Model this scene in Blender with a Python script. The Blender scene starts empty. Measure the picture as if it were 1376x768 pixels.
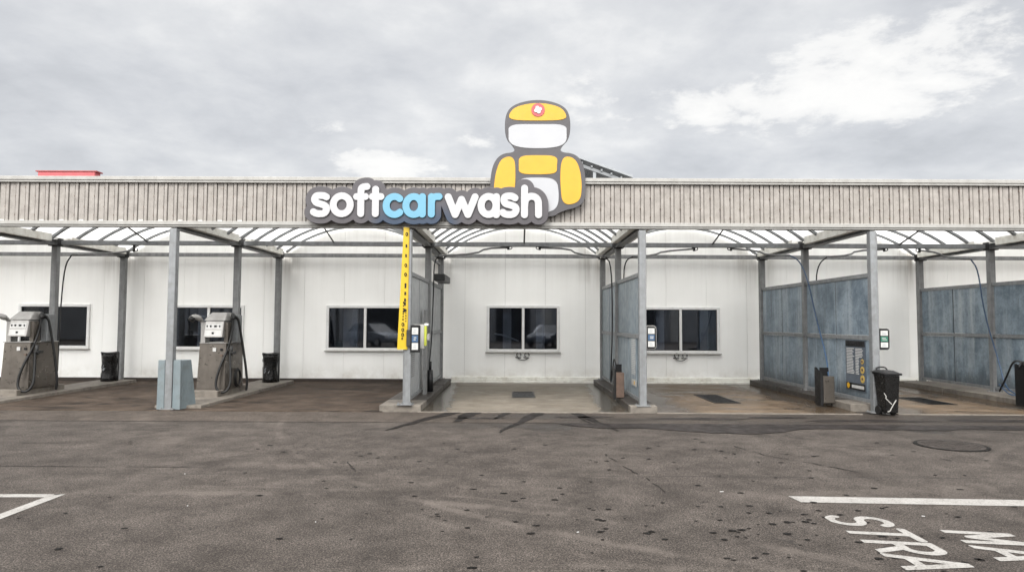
import bpy, bmesh, math, random
import numpy as np
from mathutils import Vector, Matrix
R = random.Random(7)
SC = bpy.context.scene
COL = SC.collection
PI = math.pi

# ------------------------------------------------------------------ materials
def newmat(name):
    m = bpy.data.materials.new(name); m.use_nodes = True
    nt = m.node_tree
    return m, nt, nt.nodes['Principled BSDF'], nt.nodes['Material Output']

def N(nt, typ, **kw):
    n = nt.nodes.new(typ)
    for k, v in kw.items():
        if k.startswith('i_'):
            key = k[2:]
            n.inputs[int(key) if key.isdigit() else key.replace('_', ' ')].default_value = v
        else:
            setattr(n, k, v)
    return n

def L(nt, a, b): nt.links.new(a, b)

def ramp(nt, fac, stops, interp='LINEAR'):
    r = nt.nodes.new('ShaderNodeValToRGB'); r.color_ramp.interpolation = interp
    e = r.color_ramp.elements
    while len(e) < len(stops): e.new(0.5)
    for k, (p, c) in enumerate(stops):
        e[k].position = p
        e[k].color = (c, c, c, 1) if not hasattr(c, '__len__') else tuple(c)[:3] + (1,)
    L(nt, fac, r.inputs[0]); return r.outputs[0]

def coords(nt, kind='pos', scale=(1, 1, 1)):
    if kind == 'pos': src = N(nt, 'ShaderNodeNewGeometry').outputs['Position']
    else: src = N(nt, 'ShaderNodeTexCoord').outputs['Object']
    if scale != (1, 1, 1):
        mp = N(nt, 'ShaderNodeMapping'); mp.inputs['Scale'].default_value = scale
        L(nt, src, mp.inputs[0]); src = mp.outputs[0]
    return src

def noise(nt, vec, scale, detail=4, rough=0.55, dist=0.0):
    n = N(nt, 'ShaderNodeTexNoise'); n.inputs['Scale'].default_value = scale
    n.inputs['Detail'].default_value = detail; n.inputs['Roughness'].default_value = rough
    n.inputs['Distortion'].default_value = dist
    L(nt, vec, n.inputs['Vector']); return n.outputs[0]

def mix(nt, fac, a, b, mode='MIX'):
    n = N(nt, 'ShaderNodeMix', data_type='RGBA', blend_type=mode)
    for s, v in ((n.inputs[0], fac), (n.inputs[6], a), (n.inputs[7], b)):
        if isinstance(v, bpy.types.NodeSocket): L(nt, v, s)
        elif hasattr(v, '__len__'): s.default_value = tuple(v)[:3] + (1,)
        else:
            try: s.default_value = v
            except Exception: s.default_value = (v, v, v, 1)
    return n.outputs[2]

def math_(nt, op, a, b=0.0, c=None):
    n = N(nt, 'ShaderNodeMath', operation=op)
    for k, v in enumerate((a, b) if c is None else (a, b, c)):
        if isinstance(v, bpy.types.NodeSocket): L(nt, v, n.inputs[k])
        else: n.inputs[k].default_value = v
    return n.outputs[0]

def smooth(nt, v, a, b):
    n = N(nt, 'ShaderNodeMapRange', interpolation_type='SMOOTHSTEP')
    L(nt, v, n.inputs[0]); n.inputs[1].default_value = a; n.inputs[2].default_value = b
    return n.outputs[0]

def bump(nt, p, h, strength=0.3, dist=0.01):
    b = N(nt, 'ShaderNodeBump'); b.inputs['Strength'].default_value = strength
    b.inputs['Distance'].default_value = dist
    L(nt, h, b.inputs['Height']); L(nt, b.outputs[0], p.inputs['Normal'])

def simple(name, col, rough=0.5, metal=0.0, var=0.18, scale=6, bmp=0.0, streak=None, spec=0.5, dirt=None):
    m, nt, p, o = newmat(name)
    v = coords(nt)
    n1 = noise(nt, v, scale, 5, 0.6)
    lo = tuple(c * (1 - var) for c in col); hi = tuple(min(1, c * (1 + var)) for c in col)
    c = ramp(nt, n1, [(0.3, lo), (0.7, hi)])
    if streak:
        sv = coords(nt, 'pos', (streak[1], streak[1], streak[1] * 0.05))
        s = noise(nt, sv, 1.0, 5, 0.65)
        c = mix(nt, math_(nt, 'MULTIPLY', ramp(nt, s, [(0.42, 0), (0.72, 1)]), streak[2]), c, streak[0])
    if dirt:
        d = noise(nt, v, dirt[1], 6, 0.7)
        c = mix(nt, math_(nt, 'MULTIPLY', ramp(nt, d, [(0.5, 0), (0.68, 1)]), dirt[2]), c, dirt[0])
    L(nt, c, p.inputs['Base Color'])
    rr = ramp(nt, noise(nt, v, scale * 2.3, 4), [(0.3, max(0.02, rough - 0.1)), (0.7, min(1, rough + 0.1))])
    L(nt, rr, p.inputs['Roughness'])
    p.inputs['Metallic'].default_value = metal
    p.inputs['Specular IOR Level'].default_value = spec
    if bmp: bump(nt, p, noise(nt, v, scale * 12, 4), bmp, 0.004)
    return m

M = {}
M['galv'] = simple('galvanised_steel', (0.1914, 0.2001, 0.2059), .48, .35, .16, 9, streak=((0.116, 0.116, 0.116), 9, .45), dirt=((0.0986, 0.0928, 0.087), 5, .35))
M['galv_dark'] = simple('weathered_steel', (0.192, 0.196, 0.196), .55, .3, .2, 8, streak=((0.08, 0.08, 0.08), 9, .6))
M['dark_steel'] = simple('dark_steel', (0.036, 0.036, 0.036), .5, .3, .25, 8, spec=0.28)
M['pale_metal'] = simple('pale_metal', (0.364, 0.357, 0.336), .5, .1, .12, 5, streak=((0.21, 0.196, 0.175), 8, .4))
M['trim'] = simple('fascia_trim', (0.278, 0.2728, 0.2574), .5, .1, .08, 4, streak=((0.1802, 0.1699, 0.1544), 8, .45))
M['white_frame'] = simple('window_frame_paint', (.66, .66, .65), .4, 0, .06, 6, dirt=((.4, .38, .34), 7, .3))
M['sill_white'] = simple('painted_plinth', (.68, .67, .62), .5, 0, .1, 5, dirt=((.33, .28, .21), 3, .5))
M['dark_kerb'] = simple('dark_kerb', (.03, .022, .017), .8, 0, .3, 6, bmp=.3)
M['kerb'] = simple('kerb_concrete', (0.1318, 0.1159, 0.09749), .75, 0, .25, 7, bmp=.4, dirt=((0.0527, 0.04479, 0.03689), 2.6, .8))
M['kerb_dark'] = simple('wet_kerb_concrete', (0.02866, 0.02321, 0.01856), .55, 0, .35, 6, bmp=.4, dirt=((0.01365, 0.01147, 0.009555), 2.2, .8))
M['guard'] = simple('blue_grey_paint', (0.1188, 0.1476, 0.1584), .5, .05, .08, 5, streak=((0.1872, 0.2088, 0.216), 9, .3), dirt=((0.072, 0.072, 0.0648), 6, .4))
M['inox'] = simple('brushed_stainless', (.135, .12, .104), .34, .7, .15, 5, streak=((.075, .065, .056), 7, .5), dirt=((.06, .052, .045), 2.5, .5))
M['inox_pale'] = simple('pale_stainless', (0.288, 0.2808, 0.27), .4, .35, .12, 6, streak=((0.1728, 0.1656, 0.1512), 8, .4))
M['rubber'] = simple('black_rubber', (0.009, 0.009, 0.009), .45, 0, .2, 12, spec=0.28)
M['bag'] = simple('black_plastic', (0.0066, 0.006325, 0.00605), .28, 0, .3, 10, bmp=.9, spec=0.28)
M['hose_blue'] = simple('blue_hose', (.02, .05, .10), .45, 0, .2, 12)
M['black'] = simple('black_paint', (0.005445, 0.005445, 0.00594), .45, 0, .2, 9, spec=0.28)
M['white_print'] = simple('white_print', (0.404, 0.404, 0.3931), .5, 0, .05, 12)
M['blue_print'] = simple('blue_print', (0.0275, 0.066, 0.132), .5, 0, .1, 12)
M['green_print'] = simple('green_print', (0.0165, 0.11, 0.0715), .5, 0, .1, 12)
M['grey_print'] = simple('grey_print', (0.294, 0.308, 0.322), .5, 0, .1, 12)
M['yellow'] = simple('yellow_print', (0.4841, 0.3306, 0.008856), .45, 0, .06, 7)
M['lime'] = simple('lime_print', (0.372, 0.408, 0.048), .45, 0, .08, 7)
M['amber'] = simple('amber_print', (.46, .25, .006), .42, 0, .05, 5)
M['sign_pale'] = simple('sign_pale_face', (0.3162, 0.3213, 0.3366), .38, 0, .03, 3)
M['sign_white'] = simple('sign_letter_face', (0.3542, 0.3542, 0.3616), .35, 0, .03, 3)
M['sign_blue'] = simple('sign_letter_blue', (0.09672, 0.2563, 0.3579), .35, 0, .04, 3)
M['sign_dark'] = simple('sign_dark_face', (0.04305, 0.0399, 0.0441), .38, 0, .1, 2.5)
M['ochre'] = simple('ochre_print', (.36, .25, .06), .45, 0, .1, 9)
M['red'] = simple('red_paint', (.33, .055, .062), .45, 0, .1, 4)
M['maroon'] = simple('dark_red_edge', (.22, .03, .03), .5, 0, .1, 4)
M['board_dark'] = simple('board_print', (0.05625, 0.07031, 0.08902), .4, 0, .15, 5)
M['rust'] = simple('brown_rust', (.10, .065, .048), .6, .1, .3, 8)
M['paint'] = None
M['rack'] = simple('rack_grey', (0.216, 0.228, 0.24), .55, .2, .1, 4)
M['rack_dark'] = simple('rack_dark', (0.14, 0.147, 0.154), .55, .2, .1, 4)
M['roofing'] = simple('roof_membrane', (.22, .22, .215), .8, 0, .15, 3)
M['room'] = simple('room_paint', (.15, .165, .19), .7, 0, .2, 2)
M['reflection_pale'] = simple('reflection_pale', (.78, .77, .75), .6, 0, .2, 2)  # for the added pieces that imitate reflections in the panes
M['hall'] = simple('hall_cladding', (.42, .43, .45), .6, 0, .12, 1)
M['hall_pale'] = simple('hall_pillar', (.62, .61, .58), .6, 0, .1, 1)
M['hall_dark'] = simple('hall_door', (.03, .032, .036), .4, 0, .2, 1)
M['car_grey'] = simple('car_paint_grey', (.20, .22, .25), .25, .4, .04, 2)
M['car_dark'] = simple('car_paint_dark', (.035, .045, .065), .22, .3, .04, 2)
M['car_glass'] = simple('car_glass', (.015, .017, .02), .06, 0, .1, 2)
M['lamp_white'] = simple('lamp_lens', (.75, .75, .75), .2, 0, .03, 2)
M['tail_red'] = simple('tail_lens', (.30, .02, .02), .2, 0, .03, 2)

def mat_panel():
    """blue grey splash sheets: vertical water streaks, spotted oxide"""
    m, nt, p, o = newmat('partition_sheet')
    v = coords(nt)
    sv = coords(nt, 'pos', (2.4, 2.4, .22))
    s1 = noise(nt, sv, 1.0, 6, 0.7)
    s2 = noise(nt, v, 2.0, 5, 0.65)
    s3 = noise(nt, v, 60, 3, 0.6)
    c = ramp(nt, s2, [(.32, (.085, .122, .158)), (.68, (.275, .335, .38))])
    c = mix(nt, math_(nt, 'MULTIPLY', ramp(nt, s1, [(.50, 0), (.66, 1)]), .62), c, (.42, .46, .48))
    c = mix(nt, math_(nt, 'MULTIPLY', ramp(nt, s1, [(.30, 1), (.44, 0)]), .68), c, (.045, .06, .075))
    c = mix(nt, .35, c, ramp(nt, s3, [(.3, .10), (.7, .45)]), 'SOFT_LIGHT')
    sep = N(nt, 'ShaderNodeSeparateXYZ'); L(nt, v, sep.inputs[0])
    g1 = math_(nt, 'ADD', sep.outputs[2], math_(nt, 'MULTIPLY', math_(nt, 'SUBTRACT', noise(nt, coords(nt, 'pos', (3, 3, .8)), 1.5, 6, .7), .5), .9))
    c = mix(nt, math_(nt, 'MULTIPLY', smooth(nt, g1, .62, .22), .75), c, (.05, .06, .068))
    mot = noise(nt, v, 14, 6, .75)
    c = mix(nt, math_(nt, 'MULTIPLY', ramp(nt, mot, [(.52, 0), (.66, 1)]), .45), c, (.06, .085, .11))
    c = mix(nt, math_(nt, 'MULTIPLY', ramp(nt, mot, [(.34, 1), (.44, 0)]), .35), c, (.30, .36, .40))
    L(nt, c, p.inputs['Base Color'])
    p.inputs['Metallic'].default_value = .25
    L(nt, ramp(nt, s2, [(.3, .38), (.7, .6)]), p.inputs['Roughness'])
    return m
M['sheet'] = mat_panel()
M['sheet_pale'] = simple('lit_partition_sheet', (0.306, 0.3187, 0.3272), .45, .25, .12, 3, streak=((0.187, 0.1955, 0.1997), 7, .5), dirt=((0.17, 0.1615, 0.153), 3, .3))  # same steel as the streaked sheets, stronger light put into a paler colour
M['sheet_mid'] = simple('half_lit_partition_sheet', (0.1997, 0.2422, 0.272), .45, .25, .14, 3, streak=((0.1105, 0.136, 0.1573), 7, .6), dirt=((0.306, 0.3315, 0.3485), 3, .3))  # same steel again, its half-lit tone put into the colour

def mat_wall():
    m, nt, p, o = newmat('sandwich_panel_paint')
    v = coords(nt)
    c = ramp(nt, noise(nt, v, .7, 5), [(.3, (.82, .82, .795)), (.7, (.88, .88, .855))])
    sv = coords(nt, 'pos', (5, 5, .22))
    s = noise(nt, sv, 1, 6, .7)
    sep = N(nt, 'ShaderNodeSeparateXYZ'); L(nt, v, sep.inputs[0])
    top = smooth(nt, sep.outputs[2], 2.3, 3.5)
    low = smooth(nt, sep.outputs[2], .55, .1)
    # run-off marks below the rail, deepest under the six post heads where the gutters drip
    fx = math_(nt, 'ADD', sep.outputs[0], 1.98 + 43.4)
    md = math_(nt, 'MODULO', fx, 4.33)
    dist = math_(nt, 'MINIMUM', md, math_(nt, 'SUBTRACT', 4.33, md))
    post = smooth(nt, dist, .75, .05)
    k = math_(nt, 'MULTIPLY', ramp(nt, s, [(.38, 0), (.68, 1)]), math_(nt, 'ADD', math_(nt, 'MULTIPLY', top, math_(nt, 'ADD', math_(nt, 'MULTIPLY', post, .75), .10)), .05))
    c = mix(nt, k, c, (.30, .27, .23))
    k2 = math_(nt, 'MULTIPLY', low, ramp(nt, noise(nt, v, 2.2, 6, .7), [(.4, 0), (.7, .5)]))
    c = mix(nt, k2, c, (.40, .36, .29))
    L(nt, c, p.inputs['Base Color']); p.inputs['Roughness'].default_value = .45
    bump(nt, p, noise(nt, coords(nt, 'pos', (1, 1, .2)), 2.5, 2), .05, .02)
    return m
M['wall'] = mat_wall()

def mat_fascia():
    m, nt, p, o = newmat('fascia_sheet')
    v = coords(nt)
    n1 = noise(nt, v, 5, 6, .7); n2 = noise(nt, v, 55, 3, .7); n3 = noise(nt, coords(nt, 'pos', (8, 8, 1.2)), 1, 5, .7)
    c = ramp(nt, n1, [(.3, (.185, .169, .153)), (.7, (.285, .265, .243))])
    spk = math_(nt, 'MULTIPLY', ramp(nt, n2, [(.52, 0), (.64, 1)]), ramp(nt, n1, [(.35, .75), (.6, .15)]))
    c = mix(nt, spk, c, (.115, .098, .088))
    c = mix(nt, math_(nt, 'MULTIPLY', ramp(nt, n3, [(.5, 0), (.75, 1)]), .22), c, (.15, .13, .115))
    L(nt, c, p.inputs['Base Color']); p.inputs['Roughness'].default_value = .6
    return m
M['fascia'] = mat_fascia()

def mat_poly():
    """ribbed translucent roof sheet"""
    m, nt, p, o = newmat('translucent_sheet')
    nt.nodes.remove(p)
    v = coords(nt)
    c = ramp(nt, noise(nt, v, 1.6, 5, .65), [(.3, (.68, .68, .68)), (.7, (.93, .93, .92))])
    tr = N(nt, 'ShaderNodeBsdfTranslucent'); L(nt, c, tr.inputs[0])
    tp = N(nt, 'ShaderNodeBsdfTransparent'); tp.inputs[0].default_value = (.91, .91, .91, 1)
    gl = N(nt, 'ShaderNodeBsdfGlossy'); gl.inputs['Roughness'].default_value = .25
    a = N(nt, 'ShaderNodeMixShader'); a.inputs[0].default_value = .5
    L(nt, tr.outputs[0], a.inputs[1]); L(nt, tp.outputs[0], a.inputs[2])
    b = N(nt, 'ShaderNodeMixShader'); b.inputs[0].default_value = .06
    L(nt, a.outputs[0], b.inputs[1]); L(nt, gl.outputs[0], b.inputs[2])
    L(nt, b.outputs[0], o.inputs[0])
    return m
M['poly'] = mat_poly()

def mat_glass():
    m, nt, p, o = newmat('window_glass')
    nt.nodes.remove(p)
    tp = N(nt, 'ShaderNodeBsdfTransparent'); tp.inputs[0].default_value = (.62, .66, .72, 1)
    gl = N(nt, 'ShaderNodeBsdfGlossy'); gl.inputs['Roughness'].default_value = .03
    gl.inputs['Color'].default_value = (.95, .97, 1, 1)
    fr = N(nt, 'ShaderNodeFresnel'); fr.inputs[0].default_value = 1.9
    a = N(nt, 'ShaderNodeMixShader')
    L(nt, fr.outputs[0], a.inputs[0]); L(nt, tp.outputs[0], a.inputs[1]); L(nt, gl.outputs[0], a.inputs[2])
    L(nt, a.outputs[0], o.inputs[0])
    return m
M['glass'] = mat_glass()

def ground_mat(name, lo, hi, kind):
    m, nt, p, o = newmat(name)
    v = coords(nt)
    sep = N(nt, 'ShaderNodeSeparateXYZ'); L(nt, v, sep.inputs[0])
    X, Y = sep.outputs[0], sep.outputs[1]
    big = noise(nt, v, .35, 6, .62)
    mid = noise(nt, v, 2.2, 6, .65)
    fine = noise(nt, v, 90, 3, .75)
    vor = N(nt, 'ShaderNodeTexVoronoi'); vor.inputs['Scale'].default_value = 130; L(nt, v, vor.inputs['Vector'])
    c = ramp(nt, mid, [(.3, lo), (.7, hi)])
    c = mix(nt, .55, c, ramp(nt, big, [(.3, .30), (.7, .70)]), 'OVERLAY')
    if kind == 'asphalt':
        agg = ramp(nt, vor.outputs['Color'], [(.1, .15), (.9, .85)])
        c = mix(nt, .8, c, agg, 'OVERLAY')
        c = mix(nt, .7, c, ramp(nt, fine, [(.38, .08), (.62, .92)]), 'OVERLAY')
        grit = noise(nt, v, 62, 4, .8)
        c = mix(nt, .6, c, ramp(nt, grit, [(.38, .10), (.62, .90)]), 'OVERLAY')
        flk = noise(nt, coords(nt, 'pos', (1, 2.2, 1)), 9, 5, .75, 1.2)
        c = mix(nt, math_(nt, 'MULTIPLY', ramp(nt, flk, [(.56, 0), (.64, 1)]), .35), c, tuple(x * .35 for x in lo))
        # broad darker scuffed patches
        sc = noise(nt, v, .8, 7, .75, .6)
        c = mix(nt, math_(nt, 'MULTIPLY', ramp(nt, sc, [(.54, 0), (.66, 1)]), .5), c, tuple(x * .42 for x in lo))
        # tyre sweeps: thin pale arcs
        for (cx, cy, rr, wd, k) in ((-3.0, -2.2, 8.8, .10, .34), (-3.0, -2.2, 9.05, .05, .25), (5.5, 13.5, 9.6, .08, .28), (5.5, 13.5, 9.95, .05, .2), (0.4, -7, 11.7, .06, .22), (-9, 1.0, 6.5, .12, .25), (12, 3, 8.2, .09, .22), (2.0, 16, 9.4, .22, .16)):
            dx = math_(nt, 'SUBTRACT', X, cx); dy = math_(nt, 'SUBTRACT', Y, cy)
            d = math_(nt, 'SQRT', math_(nt, 'ADD', math_(nt, 'MULTIPLY', dx, dx), math_(nt, 'MULTIPLY', dy, dy)))
            d = math_(nt, 'ADD', d, math_(nt, 'MULTIPLY', math_(nt, 'SUBTRACT', mid, .5), .12))
            band = smooth(nt, math_(nt, 'ABSOLUTE', math_(nt, 'SUBTRACT', d, rr)), wd, wd * .3)
            band = math_(nt, 'MULTIPLY', band, ramp(nt, noise(nt, v, 1.1, 4, .7), [(.42, 0), (.6, 1)]))
            c = mix(nt, math_(nt, 'MULTIPLY', band, k), c, tuple(x * 1.75 for x in hi))
        # paving lane joint and hair cracks
        yj = math_(nt, 'ADD', Y, math_(nt, 'MULTIPLY', noise(nt, v, 3, 4), .05))
        j = smooth(nt, math_(nt, 'ABSOLUTE', math_(nt, 'SUBTRACT', yj, 7.42)), .022, .006)
        j = math_(nt, 'MULTIPLY', j, ramp(nt, noise(nt, v, 1.7, 3), [(.40, 0), (.55, 1)]))
        c = mix(nt, math_(nt, 'MULTIPLY', j, .7), c, (.03, .027, .024))
        cr = N(nt, 'ShaderNodeTexVoronoi', feature='DISTANCE_TO_EDGE'); cr.inputs['Scale'].default_value = .55
        wn = N(nt, 'ShaderNodeTexNoise'); wn.inputs['Scale'].default_value = 2.2; wn.inputs['Detail'].default_value = 5; L(nt, v, wn.inputs['Vector'])
        wa = mix(nt, .32, v, wn.outputs['Color'], 'ADD'); L(nt, wa, cr.inputs['Vector'])
        ck = math_(nt, 'MULTIPLY', smooth(nt, cr.outputs[0], .006, .001), ramp(nt, noise(nt, v, .6, 3), [(.56, 0), (.66, 1)]))
        c = mix(nt, math_(nt, 'MULTIPLY', ck, .6), c, (.025, .022, .02))
        # wet run-out in front of the bays, splash fingers
        yw = math_(nt, 'ADD', Y, math_(nt, 'MULTIPLY', math_(nt, 'SUBTRACT', noise(nt, coords(nt, 'pos', (1.4, .55, 1)), 1.0, 5, .65), .5), 2.6))
        xm = smooth(nt, X, -2.8, .8)
        wet = math_(nt, 'MULTIPLY', smooth(nt, yw, 10.45, 10.75), xm)
        wet = math_(nt, 'MULTIPLY', wet, ramp(nt, noise(nt, coords(nt, 'pos', (.5, 1.6, 1)), .9, 5, .6), [(.38, .25), (.56, 1)]))
        c = mix(nt, math_(nt, 'MULTIPLY', wet, .72), c, tuple(x * .38 for x in lo))
        rgh = math_(nt, 'SUBTRACT', .82, math_(nt, 'MULTIPLY', wet, .42))
        L(nt, rgh, p.inputs['Roughness'])
        h = math_(nt, 'ADD', vor.outputs['Distance'], math_(nt, 'MULTIPLY', fine, .6))
        bump(nt, p, h, .9, .008)
    else:
        fx = math_(nt, 'MULTIPLY', noise(nt, coords(nt, 'pos', (.7, 1.7, 1)), 1.0, 6, .68, .4), 1)
        wet = ramp(nt, fx, [(.44, 0), (.66, 1)])
        wet2 = ramp(nt, noise(nt, coords(nt, 'pos', (1.0, .5, 1)), 1.7, 6, .7, .5), [(.48, 0), (.72, 1)])
        if kind == 'dry':
            wet = ramp(nt, noise(nt, coords(nt, 'pos', (.8, 1.9, 1)), 1.1, 7, .72, .8), [(.52, 0), (.60, 1)])
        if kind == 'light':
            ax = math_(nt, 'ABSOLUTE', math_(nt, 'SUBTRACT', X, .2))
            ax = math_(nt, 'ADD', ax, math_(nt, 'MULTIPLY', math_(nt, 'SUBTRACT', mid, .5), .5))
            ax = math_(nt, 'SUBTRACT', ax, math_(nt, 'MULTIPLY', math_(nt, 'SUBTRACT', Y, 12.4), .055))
            edge = smooth(nt, ax, 1.30, 1.46)  # wet bands beside the kerbs, kerb shadow painted into the same dark tone
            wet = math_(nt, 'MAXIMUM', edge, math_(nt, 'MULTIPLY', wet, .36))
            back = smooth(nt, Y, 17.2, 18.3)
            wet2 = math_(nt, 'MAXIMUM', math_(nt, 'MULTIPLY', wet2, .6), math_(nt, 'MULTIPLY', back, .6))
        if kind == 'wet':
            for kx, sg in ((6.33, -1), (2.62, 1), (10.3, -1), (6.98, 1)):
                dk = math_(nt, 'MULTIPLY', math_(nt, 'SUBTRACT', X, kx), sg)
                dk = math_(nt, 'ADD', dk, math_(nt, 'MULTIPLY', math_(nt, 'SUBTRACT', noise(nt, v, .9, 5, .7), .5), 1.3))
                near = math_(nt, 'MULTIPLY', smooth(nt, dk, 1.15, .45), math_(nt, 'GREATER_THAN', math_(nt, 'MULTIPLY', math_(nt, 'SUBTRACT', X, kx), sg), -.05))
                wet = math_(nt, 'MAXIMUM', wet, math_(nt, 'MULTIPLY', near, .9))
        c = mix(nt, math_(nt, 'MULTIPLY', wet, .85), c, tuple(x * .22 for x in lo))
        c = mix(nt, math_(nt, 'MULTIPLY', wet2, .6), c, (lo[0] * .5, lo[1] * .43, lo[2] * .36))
        c = mix(nt, .3, c, ramp(nt, fine, [(.35, .2), (.65, .8)]), 'OVERLAY')
        L(nt, c, p.inputs['Base Color'])
        if kind == 'dry':
            rgh = math_(nt, 'SUBTRACT', .85, math_(nt, 'MULTIPLY', wet, .15))
        else:
            rgh = math_(nt, 'SUBTRACT', .55, math_(nt, 'MULTIPLY', math_(nt, 'MAXIMUM', wet, wet2), .36))
        L(nt, rgh, p.inputs['Roughness'])
        bump(nt, p, math_(nt, 'ADD', fine, mid), .12 if kind != 'dry' else .4, .005)
    L(nt, c, p.inputs['Base Color'])
    p.inputs['Specular IOR Level'].default_value = {'asphalt': .18, 'dry': .15, 'wet': .10, 'light': .08}[kind]
    return m
M['asphalt'] = ground_mat('asphalt', (.038, .0318, .0275), (.086, .0735, .0645), 'asphalt')
M['apron'] = ground_mat('apron_asphalt', (.054, .0435, .036), (.090, .0745, .063), 'asphalt')
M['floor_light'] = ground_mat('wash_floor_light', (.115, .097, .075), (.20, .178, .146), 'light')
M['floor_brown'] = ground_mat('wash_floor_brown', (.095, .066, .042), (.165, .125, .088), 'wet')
M['floor_dry'] = ground_mat('vacuum_floor', (.034, .0235, .017), (.080, .061, .047), 'dry')

def mat_paint():
    m, nt, p, o = newmat('worn_road_paint')
    v = coords(nt)
    n = noise(nt, v, 60, 4, .8); n2 = noise(nt, v, 5, 5, .7)
    w = math_(nt, 'MULTIPLY', ramp(nt, n, [(.36, 1), (.50, 0)]), ramp(nt, n2, [(.35, 1), (.7, .3)]))
    c = mix(nt, w, ramp(nt, n2, [(.3, (.22, .21, .195)), (.7, (.30, .29, .275))]), (.06, .052, .046))
    L(nt, c, p.inputs['Base Color']); p.inputs['Roughness'].default_value = .7
    bump(nt, p, n, .3, .004)
    return m
M['paint'] = mat_paint()

# ------------------------------------------------------------------ mesh helpers
OFF = {}
class MB:
    def __init__(s): s.bm = bmesh.new()
    def face(s, pts):
        return s.bm.faces.new([s.bm.verts.new(p) for p in pts])
    def box(s, x0, x1, y0, y1, z0, z1):
        v = [s.bm.verts.new((x, y, z)) for x in (x0, x1) for y in (y0, y1) for z in (z0, z1)]
        for f in ((0, 1, 3, 2), (4, 6, 7, 5), (0, 4, 5, 1), (2, 3, 7, 6), (0, 2, 6, 4), (1, 5, 7, 3)):
            s.bm.faces.new([v[i] for i in f])
        return s
    def hexa(s, lo, hi):
        """lo, hi: four points each, same winding"""
        a = [s.bm.verts.new(p) for p in lo]; b = [s.bm.verts.new(p) for p in hi]
        s.bm.faces.new(a); s.bm.faces.new(b[::-1])
        n = len(a)
        for i in range(n): s.bm.faces.new((a[i], b[i], b[(i + 1) % n], a[(i + 1) % n]))
        return s
    def prism(s, poly, d0, d1, axis='y'):
        f = {'y': lambda p, d: (p[0], d, p[1]), 'x': lambda p, d: (d, p[0], p[1]), 'z': lambda p, d: (p[0], p[1], d)}[axis]
        return s.hexa([f(p, d0) for p in poly], [f(p, d1) for p in poly])
    def bar(s, a, b, w, h):
        a, b = Vector(a), Vector(b); d = (b - a).normalized()
        up = Vector((0, 0, 1)) if abs(d.z) < .95 else Vector((0, 1, 0))
        r = d.cross(up).normalized() * w / 2; u = r.cross(d).normalized() * h / 2
        q = lambda c: [c - r - u, c + r - u, c + r + u, c - r + u]
        return s.hexa(q(a), q(b))
    def tube(s, pts, r, n=8, smooth_pts=0, r2=None):
        P = [Vector(p) for p in pts]
        for _ in range(smooth_pts):
            Q = [P[0]]
            for a, b in zip(P, P[1:]): Q += [a * .75 + b * .25, a * .25 + b * .75]
            P = Q + [P[-1]]
        rings = []; ref = None
        for i, p in enumerate(P):
            t = (P[min(i + 1, len(P) - 1)] - P[max(i - 1, 0)]).normalized()
            if ref is None or abs(ref.dot(t)) > .98:
                ref = Vector((0, 0, 1)) if abs(t.z) < .9 else Vector((1, 0, 0))
            u = t.cross(ref).normalized(); w = u.cross(t).normalized(); ref = w
            rad = r if r2 is None else r + (r2 - r) * i / (len(P) - 1)
            rings.append([s.bm.verts.new(p + (u * math.cos(2 * PI * k / n) + w * math.sin(2 * PI * k / n)) * rad) for k in range(n)])
        for A, B in zip(rings, rings[1:]):
            for k in range(n):
                f = s.bm.faces.new((A[k], A[(k + 1) % n], B[(k + 1) % n], B[k])); f.smooth = True
        s.bm.faces.new(rings[0][::-1]); s.bm.faces.new(rings[-1])
        return s
    def disc(s, c, r, d, n=20, axis='y'):
        c = Vector(c)
        poly = [(r * math.cos(2 * PI * k / n), r * math.sin(2 * PI * k / n)) for k in range(n)]
        if axis == 'y': return s.prism([(c.x + a, c.z + b) for a, b in poly], c.y, c.y + d, 'y')
        if axis == 'x': return s.prism([(c.y + a, c.z + b) for a, b in poly], c.x, c.x + d, 'x')
        return s.prism([(c.x + a, c.y + b) for a, b in poly], c.z, c.z + d, 'z')
    def build(s, name, mat, parent=None, bevel=0, base=None, seg=1):
        bm = s.bm
        if bevel:
            bm.normal_update()
            es = [e for e in bm.edges if len(e.link_faces) == 2 and e.calc_face_angle(0) > .5 and not (e.link_faces[0].smooth and e.link_faces[1].smooth)]
            if es: bmesh.ops.bevel(bm, geom=es, offset=bevel, segments=seg, profile=.6, affect='EDGES', clamp_overlap=True)
        bmesh.ops.recalc_face_normals(bm, faces=bm.faces)
        return link(bm, name, mat, parent, base)

def link(bm, name, mat, parent=None, base=None):
    off = Vector(OFF[parent.name]) if parent else Vector(base or (0, 0, 0))
    bmesh.ops.translate(bm, verts=bm.verts, vec=-off)
    me = bpy.data.meshes.new(name); bm.to_mesh(me); bm.free()
    me.materials.append(M[mat] if isinstance(mat, str) else mat)
    o = bpy.data.objects.new(name, me); COL.objects.link(o)
    if parent: o.parent = parent
    else: o.location = off
    OFF[o.name] = tuple(off)
    return o

def tag(o, label=None, cat=None, group=None, kind=None):
    for k, v in (('label', label), ('category', cat), ('group', group), ('kind', kind)):
        if v: o[k] = v
    return o

def empty(name, loc, label, cat, group=None):
    o = bpy.data.objects.new(name, None); COL.objects.link(o); o.location = loc
    o.empty_display_size = .2
    OFF[o.name] = tuple(loc)
    return tag(o, label, cat, group)

def copy_thing(o, loc, label, parent=None):
    def cp(x, par):
        c = x.copy(); COL.objects.link(c); c.parent = par
        for ch in [k for k in bpy.data.objects if k.parent == x]: cp(ch, c)
        return c
    c = cp(o, None); c.location = loc; c['label'] = label
    return c

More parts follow.
